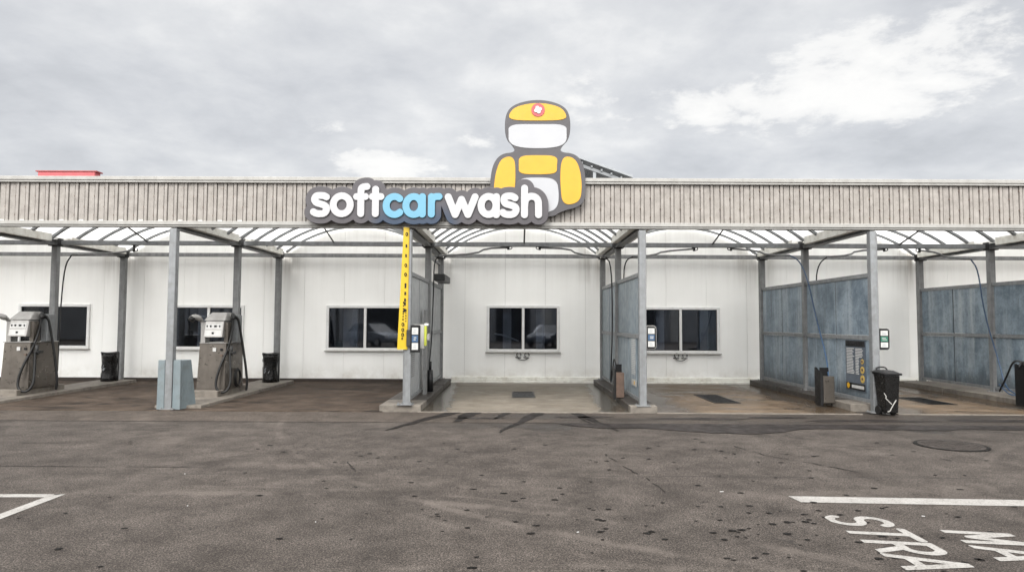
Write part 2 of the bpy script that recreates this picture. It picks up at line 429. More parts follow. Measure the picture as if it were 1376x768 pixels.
# signed distance outlines -> flat bodies with holes
def sdf_union(strokes, x0, x1, y0, y1, res):
    xs = np.arange(x0, x1, res); ys = np.arange(y0, y1, res)
    GX, GY = np.meshgrid(xs, ys)
    D = np.full(GX.shape, 1e9)
    for pts, r in strokes:
        pts = list(pts)
        if len(pts) == 1: pts = pts * 2
        for (ax, ay), (bx, by) in zip(pts, pts[1:]):
            vx, vy = bx - ax, by - ay; l2 = vx * vx + vy * vy + 1e-9
            t = np.clip(((GX - ax) * vx + (GY - ay) * vy) / l2, 0, 1)
            D = np.minimum(D, np.hypot(GX - ax - t * vx, GY - ay - t * vy) - r)
    return xs, ys, D

def contours(xs, ys, D, level=0.0):
    F = D - level
    seg = {}
    ny, nx = F.shape
    neg = F < 0
    act = np.argwhere((neg[:-1, :-1] != neg[1:, 1:]) | (neg[:-1, 1:] != neg[1:, :-1]) | (neg[:-1, :-1] != neg[:-1, 1:]))
    pos = {}
    def edge(key):
        (i, j, h) = key
        if key not in pos:
            i2, j2 = (i, j + 1) if h == 0 else (i + 1, j)
            a, b = F[i, j], F[i2, j2]; t = a / (a - b)
            pos[key] = (xs[j] + t * (xs[j2] - xs[j]), ys[i] + t * (ys[i2] - ys[i]))
        return key
    T = {1: [(3, 0)], 2: [(0, 1)], 3: [(3, 1)], 4: [(1, 2)], 5: [(3, 2), (1, 0)], 6: [(0, 2)], 7: [(3, 2)], 8: [(2, 3)], 9: [(2, 0)], 10: [(0, 3), (2, 1)], 11: [(2, 1)], 12: [(1, 3)], 13: [(1, 0)], 14: [(0, 3)]}
    nxt = {}
    for i, j in act:
        c = int(neg[i, j]) | int(neg[i, j + 1]) << 1 | int(neg[i + 1, j + 1]) << 2 | int(neg[i + 1, j]) << 3
        for a, b in T.get(c, ()):
            E = [(i, j, 0), (i, j + 1, 1), (i + 1, j, 0), (i, j, 1)]
            nxt.setdefault(edge(E[a]), []).append(edge(E[b]))
    loops = []
    while nxt:
        k0 = next(iter(nxt)); k = k0; lp = []
        while k in nxt:
            lp.append(pos[k]); n = nxt[k].pop()
            if not nxt[k]: del nxt[k]
            k = n
            if k == k0: break
        if len(lp) > 6: loops.append(lp)
    return loops

def thin(lp, tol):
    out = [lp[0]]
    for k in range(1, len(lp) - 1):
        a, b, c = out[-1], lp[k], lp[k + 1]
        ar = abs((b[0] - a[0]) * (c[1] - a[1]) - (b[1] - a[1]) * (c[0] - a[0]))
        if ar > tol or math.dist(a, b) > 30 * tol ** .5: out.append(b)
    return out

def plate(loops, depth, bevel=0.0):
    """loops (holes included) in a plane -> bmesh of thickness depth, plane XY, centred on z=0"""
    cu = bpy.data.curves.new('outline', 'CURVE'); cu.dimensions = '2D'; cu.fill_mode = 'BOTH'
    cu.extrude = depth / 2 - bevel; cu.bevel_depth = bevel; cu.bevel_resolution = 1
    for lp in loops:
        sp = cu.splines.new('POLY'); sp.points.add(len(lp) - 1); sp.use_cyclic_u = True
        for q, (a, b) in zip(sp.points, lp): q.co = (a, b, 0, 1)
    ob = bpy.data.objects.new('outline', cu); COL.objects.link(ob)
    bpy.context.view_layer.update()
    me = bpy.data.meshes.new_from_object(ob.evaluated_get(bpy.context.evaluated_depsgraph_get()))
    bpy.data.objects.remove(ob); bpy.data.curves.remove(cu)
    bm = bmesh.new(); bm.from_mesh(me); bpy.data.meshes.remove(me)
    return bm

def upright(bm, yfront, depth):
    """XY plate -> stands in the XZ plane facing -Y, front face at yfront"""
    for v in bm.verts: v.co = Vector((v.co.x, yfront + depth / 2 - v.co.z, v.co.y))
    bmesh.ops.recalc_face_normals(bm, faces=bm.faces)
    return bm

# ------------------------------------------------------------------ dimensions
LX = [-14.90, -10.57, -6.37, -1.98, 2.38, 6.67, 10.92, 15.25]   # post lines
YF, YM, YB, YW = 12.59, 15.50, 18.22, 18.50
ZT = 3.43

# ------------------------------------------------------------------ ground
b = MB(); b.face([(-300, -300, 0), (300, -300, 0), (300, 300, 0), (-300, 300, 0)])
tag(b.build('ground', 'asphalt'), kind='structure')
b = MB(); b.face([(-40, 11.22, .004), (40, 11.22, .004), (40, 12.44, .004), (-40, 12.44, .004)])
tag(b.build('pavement', 'apron'), kind='structure')
b = MB(); b.face([(-40, 11.185, .006), (40, 11.185, .006), (40, 11.225, .006), (-40, 11.225, .006)])
tag(b.build('pavement_joint', 'dark_kerb'), kind='structure')
def floor(x0, x1, mat, y0=12.44, z=.018):
    b = MB(); b.box(x0, x1, y0, 18.46, -.06, z)
    tag(b.build('floor', mat, bevel=.006), kind='structure')
floor(-24, -2.40, 'floor_dry')
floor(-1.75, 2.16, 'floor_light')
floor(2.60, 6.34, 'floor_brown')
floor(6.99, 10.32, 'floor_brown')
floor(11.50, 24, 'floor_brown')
# slab front edges: a pale arris strip with a dark gap before it
b = MB()
for x0, x1 in ((-1.75, 2.16), (2.60, 6.34), (6.99, 10.32)):
    b.box(x0, x1, 12.405, 12.438, -.05, .022)
tag(b.build('floor_edging', 'kerb', bevel=.004), kind='structure')
M['damp'] = simple('damp_asphalt', (.019, .0155, .0145), .6, 0, .5, 3, spec=.14)
M['oil'] = simple('oil_drip', (.0045, .0036, .003), .6, 0, .3, 9, spec=.1)
# wet splash tongues on the apron before the middle bay
M['wet'] = simple('wet_asphalt', (.0095, .0075, .0068), .6, 0, .45, 4, spec=.12)
b = MB()
for (x0, y0, x1, y1, wa, wb) in ((-1.1, 12.4, -1.95, 10.35, .34, .03), (-.75, 12.4, -.95, 11.25, .36, .10), (.45, 12.4, -.22, 10.2, .26, .03), (1.1, 12.4, 1.62, 10.4, .22, .03), (1.15, 11.9, 1.28, 10.9, .05, .02), (-.1, 12.4, -.35, 11.6, .18, .05)):
    n = 9; lft, rgt = [], []
    for k in range(n + 1):
        t = k / n; cx = x0 + (x1 - x0) * t + R.uniform(-.03, .03); cy = y0 + (y1 - y0) * t
        w = (wa + (wb - wa) * t) * R.uniform(.75, 1.25) / 2
        lft.append((cx - w, cy, .0085)); rgt.append((cx + w, cy, .0085))
    for k in range(n): b.face([lft[k], lft[k + 1], rgt[k + 1], rgt[k]])
tag(b.build('puddle', 'wet'), kind='structure')

# run-out lying along the joint before the right hand bays
b = MB(); n = 90; A = []; B = []
for k in range(n + 1):
    X_ = .75 + 14.5 * k / n
    front = 10.62 + .30 * math.sin(X_ * 1.1 + 1) * math.sin(X_ * .43) + R.uniform(-.05, .05) - .12 * math.sin(X_ * 2.3)
    A.append((X_, min(11.17, front + max(0, 1.3 - X_) * .9), .0075)); B.append((X_, 11.175, .0075))
for k in range(n): b.face([A[k], A[k + 1], B[k + 1], B[k]])
for cx, cy, rx, ry in ((3.2, 11.75, .8, .13), (4.6, 11.95, .5, .10), (6.0, 11.6, 1.1, .14), (8.2, 11.7, .9, .16), (1.2, 11.9, .5, .12), (9.8, 11.5, .7, .12), (-.6, 11.7, .5, .08)):
    b.face([(cx + rx * math.cos(t) * (1 + R.uniform(-.2, .2)), cy + ry * math.sin(t) * (1 + R.uniform(-.3, .3)), .0085) for t in [q * 2 * PI / 22 for q in range(22)]])
tag(b.build('puddle', 'damp'), kind='structure')
# drips, smears and hair cracks on the yard
b = MB()
def spot(x, y, w, d, z=.0045):
    a0 = R.uniform(0, PI); n = 9
    b.face([(x + w * math.cos(t) * (1 + R.uniform(-.25, .25)), y + d * math.sin(t) * (1 + R.uniform(-.25, .25)), z) for t in [q * 2 * PI / n + a0 for q in range(n)]])
for cx, cy, sx, sy, n in ((2.4, 5.2, .75, .45, 46), (1.6, 5.9, 1.2, .5, 26), (.5, 6.1, 1.3, .7, 30), (.3, 8.6, 1.6, .9, 22), (-1.6, 7.9, .7, .7, 16), (2.8, 8.8, 1.2, .6, 16), (-2.6, 6.2, 1.4, .8, 12), (5.2, 8.2, 1.6, .8, 14), (3.4, 7.0, 1.5, .4, 14), (-5.5, 8.6, 2.0, .9, 16), (1.2, 4.7, .8, .3, 12), (0, 7.0, 4, 2.2, 40)):
    for _ in range(n):
        x, y = R.gauss(cx, sx), R.gauss(cy, sy); w = R.uniform(.012, .036)
        if 3.6 < y < 10.3: spot(x, y, w, w * R.uniform(.5, .9))
for pts in ([(1.15, 8.6), (1.25, 7.9), (1.42, 7.3), (1.5, 6.6)], [(2.95, 9.2), (3.15, 8.6), (3.6, 8.0), (3.9, 7.6)], [(-2.0, 8.2), (-1.85, 7.8), (-1.7, 7.5)], [(5.0, 8.1), (5.3, 8.3), (5.25, 8.6)], [(6.4, 8.2), (6.9, 8.05), (7.6, 7.95)], [(-7.2, 9.2), (-6.0, 9.15), (-5.2, 9.2)], [(-6.5, 7.75), (-4.6, 7.7), (-3.2, 7.72)]):
    q = sum(([(a[0] + (c[0] - a[0]) * t / 6 + R.uniform(-.02, .02), a[1] + (c[1] - a[1]) * t / 6 + R.uniform(-.015, .015)) for t in range(6)] for a, c in zip(pts, pts[1:])), [])
    for a, c in zip(q, q[1:]):
        if R.random() < .75:
            w = R.uniform(.003, .008); b.face([(a[0] - w, a[1] - w, .0045), (c[0] - w, c[1] - w, .0045), (c[0] + w, c[1] + w, .0045), (a[0] + w, a[1] + w, .0045)])
bmesh.ops.recalc_face_normals(b.bm, faces=b.bm.faces)
tag(b.build('oil_stain', 'oil'), kind='structure')
# road markings
def marking(polys, name='road_marking'):
    b = MB()
    for p in polys: b.face([(x, y, .004) for x, y in p])
    bmesh.ops.recalc_face_normals(b.bm, faces=b.bm.faces)
    return tag(b.build(name, 'paint'), kind='structure')
marking([[(2.63, 6.58), (2.66, 6.36), (9.0, 6.06), (9.0, 6.30)]])
marking([[(-9, 6.42), (-4.25, 6.50), (-4.37, 6.385), (-9, 6.31)], [(-4.248, 6.497), (-4.26, 2.0), (-4.38, 2.0), (-4.366, 6.384)]])
# letters painted on their side: tops to +X, reading towards the camera
def stroke_rect(a, b_, w):
    (ax, ay), (bx, by) = a, b_; l = math.dist(a, b_); nx, ny = -(by - ay) / l * w / 2, (bx - ax) / l * w / 2
    return [(ax + nx, ay + ny), (bx + nx, by + ny), (bx - nx, by - ny), (ax - nx, ay - ny)]
def painted_letter(strokes, ox, oy, name):
    """strokes in letter space (u right 0..1, v up 0..1); u -> -Y, v -> +X"""
    W, H = .285, .50
    st = [([(u * W, v * H) for u, v in p], .036) for p in strokes]
    xs, ys, D = sdf_union(st, -.1, .5, -.1, .6, .008)
    D = np.maximum(D, np.maximum(-(ys[:, None] + 0 * xs[None, :]), (ys[:, None] + 0 * xs[None, :]) - H))
    bm = plate([thin(l, 4e-6) for l in contours(xs, ys, D)], .001)
    for v in bm.verts: v.co = Vector((ox + v.co.y, oy - v.co.x - .15 * v.co.y, .0045 + v.co.z))
    bmesh.ops.recalc_face_normals(bm, faces=bm.faces)
    tag(link(bm, 'road_marking', 'paint'), kind='structure')
def arc(cx, cy, rx, ry, a0, a1, n=14):
    return [(cx + rx * math.cos(math.radians(a0 + (a1 - a0) * k / n)), cy + ry * math.sin(math.radians(a0 + (a1 - a0) * k / n))) for k in range(n + 1)]
GLY = {
 'S': [arc(.5, .72, .40, .21, 20, 270, 16)[:-1] + arc(.5, .28, .40, .23, 90, -160, 16)],
 'T': [[(.02, .93), (.98, .93)], [(.5, .95), (.5, 0)]],
 'R': [[(.1, 0), (.1, 1)], [(.1, .93), (.55, .93)] + arc(.55, .70, .32, .23, 90, -90, 10) + [(.1, .47)], [(.5, .45), (.9, -.02)]],
 'A': [[(.02, -.02), (.5, .98), (.98, -.02)], [(.22, .30), (.78, .30)]],
 'M': [[(.06, -.02), (.10, 1)], [(.10, .96), (.5, .25), (.90, .96)], [(.90, 1), (.94, -.02)]],
}
for ch, ox, oy in (('S', 2.65, 5.95), ('T', 2.65, 5.61), ('R', 2.65, 5.275), ('A', 2.64, 4.955), ('M', 3.42, 5.52), ('A', 3.40, 5.14)):
    painted_letter(GLY[ch], ox, oy, ch)

M['manhole_iron'] = simple('manhole_iron', (.034, .029, .026), .7, 0, .5, 9, spec=.15)
# manhole and drains
def grate(x0, x1, y0, y1, label):
    e = empty('drain_grate', ((x0 + x1) / 2, (y0 + y1) / 2, .02), label, 'drain', 'drain grates in the wash bays')
    MB().box(x0, x1, y0, y1, .005, .0205).build('pit', 'black', e)
    b = MB(); n = 10
    for k in range(n):
        x = x0 + (x1 - x0) * (k + .5) / n; b.box(x - .008, x + .008, y0 + .02, y1 - .02, .021, .028)
    b.build('slat', 'black', e)
    b = MB()
    for a in ((x0 - .02, x1 + .02, y0 - .02, y0 + .015), (x0 - .02, x1 + .02, y1 - .015, y1 + .02), (x0 - .02, x0 + .015, y0 + .016, y1 - .016), (x1 - .015, x1 + .02, y0 + .016, y1 - .016)):
        b.box(*a, .012, .027)
    b.build('rim', 'black', e)
grate(-.02, .45, 14.8, 16.0, 'dark square floor grate in the middle of the light concrete bay')
grate(4.12, 4.62, 13.95, 15.55, 'slanting dark floor grate between the two right hand partitions')
grate(8.5, 9.0, 13.9, 15.2, 'dark floor grate behind the black wheeled bin')
e = empty('manhole_cover', (5.96, 9.34, 0), 'round dark manhole cover in the asphalt beyond the white line', 'manhole')
MB().disc((5.96, 9.34, .001), .45, .006, 40, 'z').build('rim', 'oil', e)
b = MB(); b.disc((5.96, 9.34, .001), .40, .010, 40, 'z')
for i in range(-5, 6):
    for j in range(-5, 6):
        if i * i + j * j < 28: b.box(5.96 + i * .066 - .02, 5.96 + i * .066 + .02, 9.34 + j * .066 - .012, 9.34 + j * .066 + .012, .0112, .015)
b.build('lid', 'manhole_iron', e)
# bits of litter
b = MB()
for (x, y) in ((-3.54, 7.36), (-1.62, 5.64), (.5, 5.41), (2.02, 6.72), (3.53, 5.91), (-2.9, 6.1)):
    a = R.uniform(0, PI); l = R.uniform(.012, .04)
    b.bar((x, y, .008), (x + l * math.cos(a), y + l * math.sin(a) * .5, .008), .007, .005)
tag(b.build('litter', 'white_print'), 'scattered white scraps on the asphalt', 'litter', None, 'stuff')

# ------------------------------------------------------------------ wash hall
hall = empty('car_wash_hall', (0, 18.5, 0), 'long white panelled wash hall behind the canopy with a row of dark windows', 'building')
WIN = [(-13.54, -11.62, .90, 2.07), (-9.30, -7.40, .89, 2.06), (-5.11, -3.02, .88, 2.07), (-.73, 1.22, .865, 2.09), (3.49, 5.58, .845, 2.065), (12.2, 14.1, .84, 2.06)]
HX0, HX1, ZH = -24.0, 24.0, 4.6
seams = [HX0]
x = -23.35
while x < HX1: seams.append(round(x, 3)); x += 1.1
seams.append(HX1)
b = MB()
for a, c in zip(seams, seams[1:]):
    a2, c2 = a + .0028, c - .0028
    cuts = sorted({a2, c2, *[q for w in WIN for q in w[:2] if a2 < q < c2]})
    for u, v in zip(cuts, cuts[1:]):
        w = next((w for w in WIN if w[0] - 1e-6 <= u and v <= w[1] + 1e-6), None)
        if w:
            b.box(u, v, 18.5, 18.62, .10, w[2]); b.box(u, v, 18.5, 18.62, w[3], ZH)
        else: b.box(u, v, 18.5, 18.62, .10, ZH)
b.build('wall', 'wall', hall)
b = MB()   # seam backing behind the joints
for s_ in seams[1:-1]:
    w = next((w for w in WIN if w[0] - .02 < s_ < w[1] + .02), None)
    if w: b.box(s_ - .03, s_ + .03, 18.515, 18.6, .10, w[2] - .01); b.box(s_ - .03, s_ + .03, 18.515, 18.6, w[3] + .01, ZH)
    else: b.box(s_ - .03, s_ + .03, 18.515, 18.6, .10, ZH)
b.build('joint_strip', 'pale_metal', hall)
MB().box(HX0, -1.85, 18.44, 18.62, -.05, .098).build('plinth', 'dark_kerb', hall)
b = MB(); b.box(-1.70, HX1, 18.34, 18.62, -.05, .072); b.box(-1.70, HX1, 18.44, 18.62, .074, .17)
b.build('plinth', 'sill_white', hall, bevel=.01)
for (x0, x1, z0, z1) in WIN:
    b = MB(); f = .055; y0, y1 = 18.455, 18.60
    b.box(x0 - .02, x1 + .02, y0, y1, z1 - f, z1 + .02); b.box(x0 - .02, x1 + .02, y0, y1, z0 - .02, z0 + f)
    b.box(x0 - .02, x0 + f, y0, y1, z0 + f, z1 - f); b.box(x1 - f, x1 + .02, y0, y1, z0 + f, z1 - f)
    xm = (x0 + x1) / 2; b.box(xm - .035, xm + .035, y0 + .004, y1, z0 + f, z1 - f)
    w = b.build('window', 'white_frame', hall, bevel=.006)
    for u, v in ((x0 + f, xm - .035), (xm + .035, x1 - f)):
        MB().box(u + .001, v - .001, 18.515, 18.523, z0 + f + .001, z1 - f - .001).build('pane', 'glass', w)
        g = MB(); t = .016
        g.box(u, v, 18.495, 18.514, z1 - f - t, z1 - f); g.box(u, v, 18.495, 18.514, z0 + f, z0 + f + t)
        g.box(u, u + t, 18.495, 18.514, z0 + f + t, z1 - f - t); g.box(v - t, v, 18.495, 18.514, z0 + f + t, z1 - f - t)
        g.build('gasket', 'black', w)
    MB().box(x0 - .05, x1 + .05, 18.40, 18.50, z0 - .045, z0 - .022).build('sill', 'pale_metal', w, bevel=.004)
MB().box(HX0, HX1, 18.7, 27, ZH + .002, ZH + .12).build('roof', 'roofing', hall)
b = MB(); b.box(HX0, HX1, 24.0, 24.1, 0, ZH); b.box(HX0, HX0 + .1, 18.63, 24.0, 0, ZH); b.box(HX1 - .1, HX1, 18.63, 24.0, 0, ZH)
b.build('rear_wall', 'room', hall)
MB().box(HX0 + .1, HX1 - .1, 18.63, 24.0, .001, .03).build('inner_floor', 'room', hall)
for x in (-12.4, -8.9, -4.75, -.2, .75, 4.15, 5.4, 13.4):  # added pale columns behind the glass, standing in for mirrored pillars
    MB().box(x - .12, x + .12, 19.3, 19.54, .03, ZH).build('reflection_column', 'reflection_pale', hall)
MB().box(-4.52, -4.36, 18.85, 19.0, .03, 3.0).build('reflection_column', 'reflection_pale', hall)  # added close to the pane to imitate a pale upright reflection
MB().box(-13.0, -12.75, 18.9, 19.1, .03, 3.0).build('reflection_column', 'reflection_pale', hall)
q = MB(); q.tube([(.80, 18.9, .03), (.80, 18.9, 1.58)], .016, 8); q.box(.765, .835, 18.87, 18.93, 1.56, 1.68); q.build('reflection_stand', 'reflection_pale', hall)  # added post imitating a mirrored pale pole
MB().tube([(-.55, 19.1, 1.33), (-.25, 19.0, 1.27), (.12, 18.9, 1.13)], .022, 8, 1).build('reflection_rail', 'reflection_pale', hall)  # added rod imitating a slanting pale reflection
for x in (.24, 4.52):   # pairs of hooked pipe stubs under two windows
    b = MB()
    for d in (-.11, .11):
        pts = [(x + d + .06 * math.cos(t), 18.42, .77 + .055 * math.sin(t)) for t in [k * PI / 6 - .6 for k in range(10)]]
        b.tube(pts, .013, 6)
        b.tube([(x + d - .09, 18.44, .70), (x + d + .06, 18.42, .69)], .016, 6)
    b.tube([(x - .13, 18.43, .67), (x - .05, 18.42, .63), (x + .05, 18.42, .63), (x + .13, 18.43, .67)], .010, 6, 1)
    b.build('pipe_fitting', 'dark_steel', hall)

# ------------------------------------------------------------------ canopy
can = empty('wash_canopy', (0, 15.5, 0), 'galvanised steel canopy with arched translucent roofs and a beige ribbed fascia over the bays', 'canopy')
for i, x in enumerate(LX):
    for k, (y, hw) in enumerate(((YF, .066), (YM, .066), (YB, .07))):
        zb = .12 if (2 < i < 5 or (i in (5, 6) and k)) else .02
        MBp = MB().box(x - hw, x + hw, y - hw, y + hw, zb, ZT - .06)
        p = MBp.build('post', 'galv' if k == 0 else 'galv_dark', can, bevel=.008)
        q = MB().box(x - .13, x + .13, y - .12, y + .12, zb, zb + .014)
        for sx in (-.1, .1):
            for sy in (-.09, .09): q.disc((x + sx, y + sy, zb + .014), .014, .02, 6, 'z')
        q.build('base_plate', 'galv_dark', p)
    # longitudinal channel beam, with pale gutter lengths each side
    b = MB(); b.box(x - .012, x + .012, YF + .08, YB + .12, ZT - .052, ZT + .052)
    b.box(x - .075, x + .075, YF + .08, YB + .12, ZT - .065, ZT - .053); b.box(x - .075, x + .075, YF + .08, YB + .12, ZT + .053, ZT + .065)
    bm_ = b.build('beam', 'galv_dark', can)
    for y in (YM - .02, YB - .05):
        q = MB(); q.box(x - .11, x + .11, y - .10, y + .10, ZT - .085, ZT - .066); q.box(x - .14, x - .08, y - .06, y + .06, ZT - .06, ZT + .09); q.box(x + .08, x + .14, y - .06, y + .06, ZT - .06, ZT + .09)
        q.build('bracket', 'dark_steel', bm_)
    for s in (-1, 1):
        g = MB()
        for y0, y1 in ((YF + .25, 15.05), (15.75, YB - .25)):
            xa, xb = sorted((x + s * .082, x + s * .20))
            g.box(xa, xb, y0, y1, ZT - .012, ZT - .002)
            xa, xb = sorted((x + s * .19, x + s * .20)); g.box(xa, xb, y0, y1, ZT - .001, ZT + .15)
            xa, xb = sorted((x + s * .082, x + s * .092)); g.box(xa, xb, y0, y1, ZT - .001, ZT + .15)
        g.build('gutter', 'sill_white', can)
HALF = 2.00; RISE = .70
RAD = (HALF ** 2 + RISE ** 2) / (2 * RISE); A0 = math.asin(HALF / RAD)
def arch_pts(xc, extra=0.0, n=22, z0=ZT + .07):
    hw = extra
    return [(xc + (RAD + hw) * math.sin(-A0 + 2 * A0 * k / n), z0 + RISE - RAD + (RAD + hw) * math.cos(-A0 + 2 * A0 * k / n)) for k in range(n + 1)]
for i in range(len(LX) - 1):
    xa, xb = LX[i], LX[i + 1]; xc = (xa + xb) / 2
    for y, d in ((YM, .05), (YB + .02, .05)):
        MB().box(xa + .085, xb - .085, y - d, y + d, ZT - .05, ZT + .05).build('tie_beam', 'galv_dark' if y > 17 else 'galv', can, bevel=.006)
    b = MB(); P0 = arch_pts(xc, .045); P1 = arch_pts(xc, .055)
    for k in range(len(P0) - 1):
        a, c = P0[k], P0[k + 1]; d, e2 = P1[k], P1[k + 1]
        pass
    outer = P1; inner = P0
    poly = outer + inner[::-1]
    y0, y1 = YF + .12, YB + .22
    vs = [[b.bm.verts.new((p[0], y, p[1])) for p in poly] for y in (y0, y1)]
    n = len(poly)
    for k in range(n):
        f = b.bm.faces.new((vs[0][k], vs[0][(k + 1) % n], vs[1][(k + 1) % n], vs[1][k])); f.smooth = True
    sh = b.build('roof_sheet', 'poly', can)
    for k in range(8):
        y = YF + .35 + k * .76
        ra, rb = arch_pts(xc, -.005), arch_pts(xc, .044)
        q = MB()
        va = [[q.bm.verts.new((p[0], yy, p[1])) for p in ra] for yy in (y - .036, y + .036)]
        vb = [[q.bm.verts.new((p[0], yy, p[1])) for p in rb] for yy in (y - .036, y + .036)]
        for t in range(len(ra) - 1):
            for A, B in ((va[0], va[1]), (va[1], vb[1]), (vb[1], vb[0]), (vb[0], va[0])):
                q.bm.faces.new((A[t], A[t + 1], B[t + 1], B[t]))
        q.build('rib', 'galv', sh)
    MB().tube([(xc + .02, YM - .03, ZT + .03), (xc + .02, 12.95, ZT + RISE + .03)], .018, 6).build('brace_rod', 'dark_steel', can)
# fascia
FX0, FX1, FZ0, FZ1, FY = -16.4, 16.6, 3.50, 4.245, 12.60
b = MB()
pitch = .1865; x = FX0; prof = []
while x < FX1:
    prof += [(x + .001, FY), (x + .099, FY), (x + .101, FY + .022), (x + .115, FY + .022), (x + .117, FY - .014), (x + .167, FY - .014), (x + .169, FY + .022), (x + .183, FY + .022)]
    x += pitch
prof.append((x - pitch + .186, FY))
lo = [b.bm.verts.new((px, py, FZ0)) for px, py in prof]; hi = [b.bm.verts.new((px, py, FZ1)) for px, py in prof]
for k in range(len(prof) - 1): b.bm.faces.new((lo[k], lo[k + 1], hi[k + 1], hi[k]))
back0 = [b.bm.verts.new((px, FY + .06, zz)) for px, zz in ((prof[0][0], FZ0), (prof[-1][0], FZ0), (prof[-1][0], FZ1), (prof[0][0], FZ1))]
b.bm.faces.new(back0)
nf = len(b.bm.faces); x = FX0; k = 0
while x < FX1:
    for zz in ((3.62, 3.98) if k % 2 else (3.78, 4.14)): b.box(x + .098, x + .124, FY - .010, FY + .02, zz - .014, zz + .014)
    x += pitch; k += 1
b.bm.faces.ensure_lookup_table()
for f in list(b.bm.faces)[nf:]: f.material_index = 1
fa = b.build('fascia', 'fascia', can); fa.data.materials.append(M['rust'])
q = MB(); q.box(FX0 - .03, FX1 + .03, FY - .075, FY + .12, FZ1 + .03, FZ1 + .10); q.box(FX0 - .02, FX1 + .02, FY - .06, FY + .10, FZ1 - .012, FZ1 + .03 - .002)
q.build('coping', 'trim', fa, bevel=.006)
q = MB(); q.box(FX0 - .02, FX1 + .02, FY - .07, FY + .10, FZ0 - .065, FZ0 + .008); q.box(FX0 - .02, FX1 + .02, FY - .05, FY + .10, FZ0 - .10, FZ0 - .067)
q.build('trim', 'trim', fa, bevel=.005)
for k in range(34, 90, 2):
    x0 = FX0 + pitch * k
    if x0 < -5.2: MB().box(x0 + .012, x0 + .10, FY - .012, FY - .002, FZ0 + .009, FZ0 + .035).build('closure_strip', 'white_print', fa)

# ------------------------------------------------------------------ partition walls + kerbs
def partition(x, mats, label, ztop=2.60, y_start=YF + .075):
    e = empty('bay_partition', (x, 15.4, .15), label, 'partition', 'splash walls between the wash bays')
    cols = [(y_start, YM - .075), (YM + .075, YB - .08)]
    fr = MB(); sheets = []
    for ya, yb in cols:
        fr.box(x - .035, x + .035, ya, yb, ztop - .08, ztop)
        fr.box(x - .04, x + .04, ya, yb, 1.35, 1.43)
        fr.box(x - .035, x + .035, ya, yb, .18, .24)
        ym = (ya + yb) / 2
        for (u, v) in ((ya, ym), (ym, yb)):
            for z0, z1 in ((.24, 1.35), (1.43, ztop - .08)): sheets.append((u, v, z0, z1))
    fr.build('rail', 'galv', e, bevel=.004)
    for n, (u, v, z0, z1) in enumerate(sheets):
        d = R.uniform(-.004, .004)
        b = MB().box(x - .012 + d, x + .012 + d, u + .016, v - .016, z0 + .004, z1 - .004)
        s = b.build('sheet', mats[n % len(mats)], e, bevel=.003)
    sm = MB()
    for ya, yb in cols:
        ym = (ya + yb) / 2
        for z0, z1 in ((.24, 1.35), (1.43, ztop - .08)): sm.box(x - .004, x + .004, ym - .02, ym + .02, z0, z1)
    sm.build('seam', 'dark_steel', e)
    return e
p3 = partition(LX[3], ['sheet_pale'], 'pale grey splash wall behind the yellow banner post')
# small window frame with a dark spray head in the opening above the rear sheets
b = MB(); x = LX[3]
for y in (YM + .35, YB - .45): b.box(x - .03, x + .03, y - .035, y + .035, 2.602, 3.3)
b.box(x - .03, x + .03, YM + .386, YB - .486, 3.14, 3.20)
b.build('upper_frame', 'galv_dark', p3)
b = MB(); b.box(x + .05, x + .32, 16.15, 17.5, 2.63, 2.80); b.box(x + .02, x + .06, 16.7, 16.9, 2.66, 2.76)
b.build('box_lamp', 'dark_steel', p3, bevel=.02)
partition(LX[4], ['sheet_mid'], 'light blue grey splash wall on the right side of the middle bay')
partition(LX[5], ['sheet'], 'dark streaked blue splash wall carrying the dark notice board')
partition(LX[6], ['sheet'], 'dark streaked blue splash wall at the right edge with the coiled blue hose')

def kerb(x0, x1, y0, y1, z, mat, label, cuts=()):
    e = empty('kerb_island', ((x0 + x1) / 2, (y0 + y1) / 2, 0), label, 'kerb', 'raised kerbs under the posts')
    ys = [y0, *cuts, y1]
    for a, c in zip(ys, ys[1:]):
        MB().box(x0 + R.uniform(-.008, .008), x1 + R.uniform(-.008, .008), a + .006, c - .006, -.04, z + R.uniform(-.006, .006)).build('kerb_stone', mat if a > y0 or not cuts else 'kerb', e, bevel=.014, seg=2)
    return e
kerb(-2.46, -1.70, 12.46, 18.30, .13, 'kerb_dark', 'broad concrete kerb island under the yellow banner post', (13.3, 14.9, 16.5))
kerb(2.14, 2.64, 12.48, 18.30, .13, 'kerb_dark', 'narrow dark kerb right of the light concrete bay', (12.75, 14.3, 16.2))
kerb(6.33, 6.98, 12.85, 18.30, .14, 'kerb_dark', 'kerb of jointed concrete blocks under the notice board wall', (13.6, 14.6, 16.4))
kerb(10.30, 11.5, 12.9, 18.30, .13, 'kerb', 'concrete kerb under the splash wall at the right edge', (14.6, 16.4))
def vac_island(x0, x1, label):
    e = empty('kerb_island', ((x0 + x1) / 2, 15.4, 0), label, 'kerb', 'raised kerbs under the posts')
    b = MB(); b.hexa([(x0, 12.72, -.04), (x1, 12.72, -.04), (x1 + .05, 17.95, -.04), (x0, 17.95, -.04)], [(x0, 12.74, .07), (x1 - .01, 12.74, .07), (x1 + .04, 17.93, .10), (x0, 17.93, .10)])
    b.build('kerb_stone', 'kerb', e, bevel=.015, seg=2)
    MB().box(x0 - .02, x1 - .28, 14.05, 15.55, .06, .20).build('plinth', 'kerb', e, bevel=.012)
vac_island(-6.72, -5.84, 'concrete island carrying the vacuum machine with the blue grey post guard before it')
vac_island(-10.86, -10.0, 'concrete island carrying the vacuum machine at the left edge')

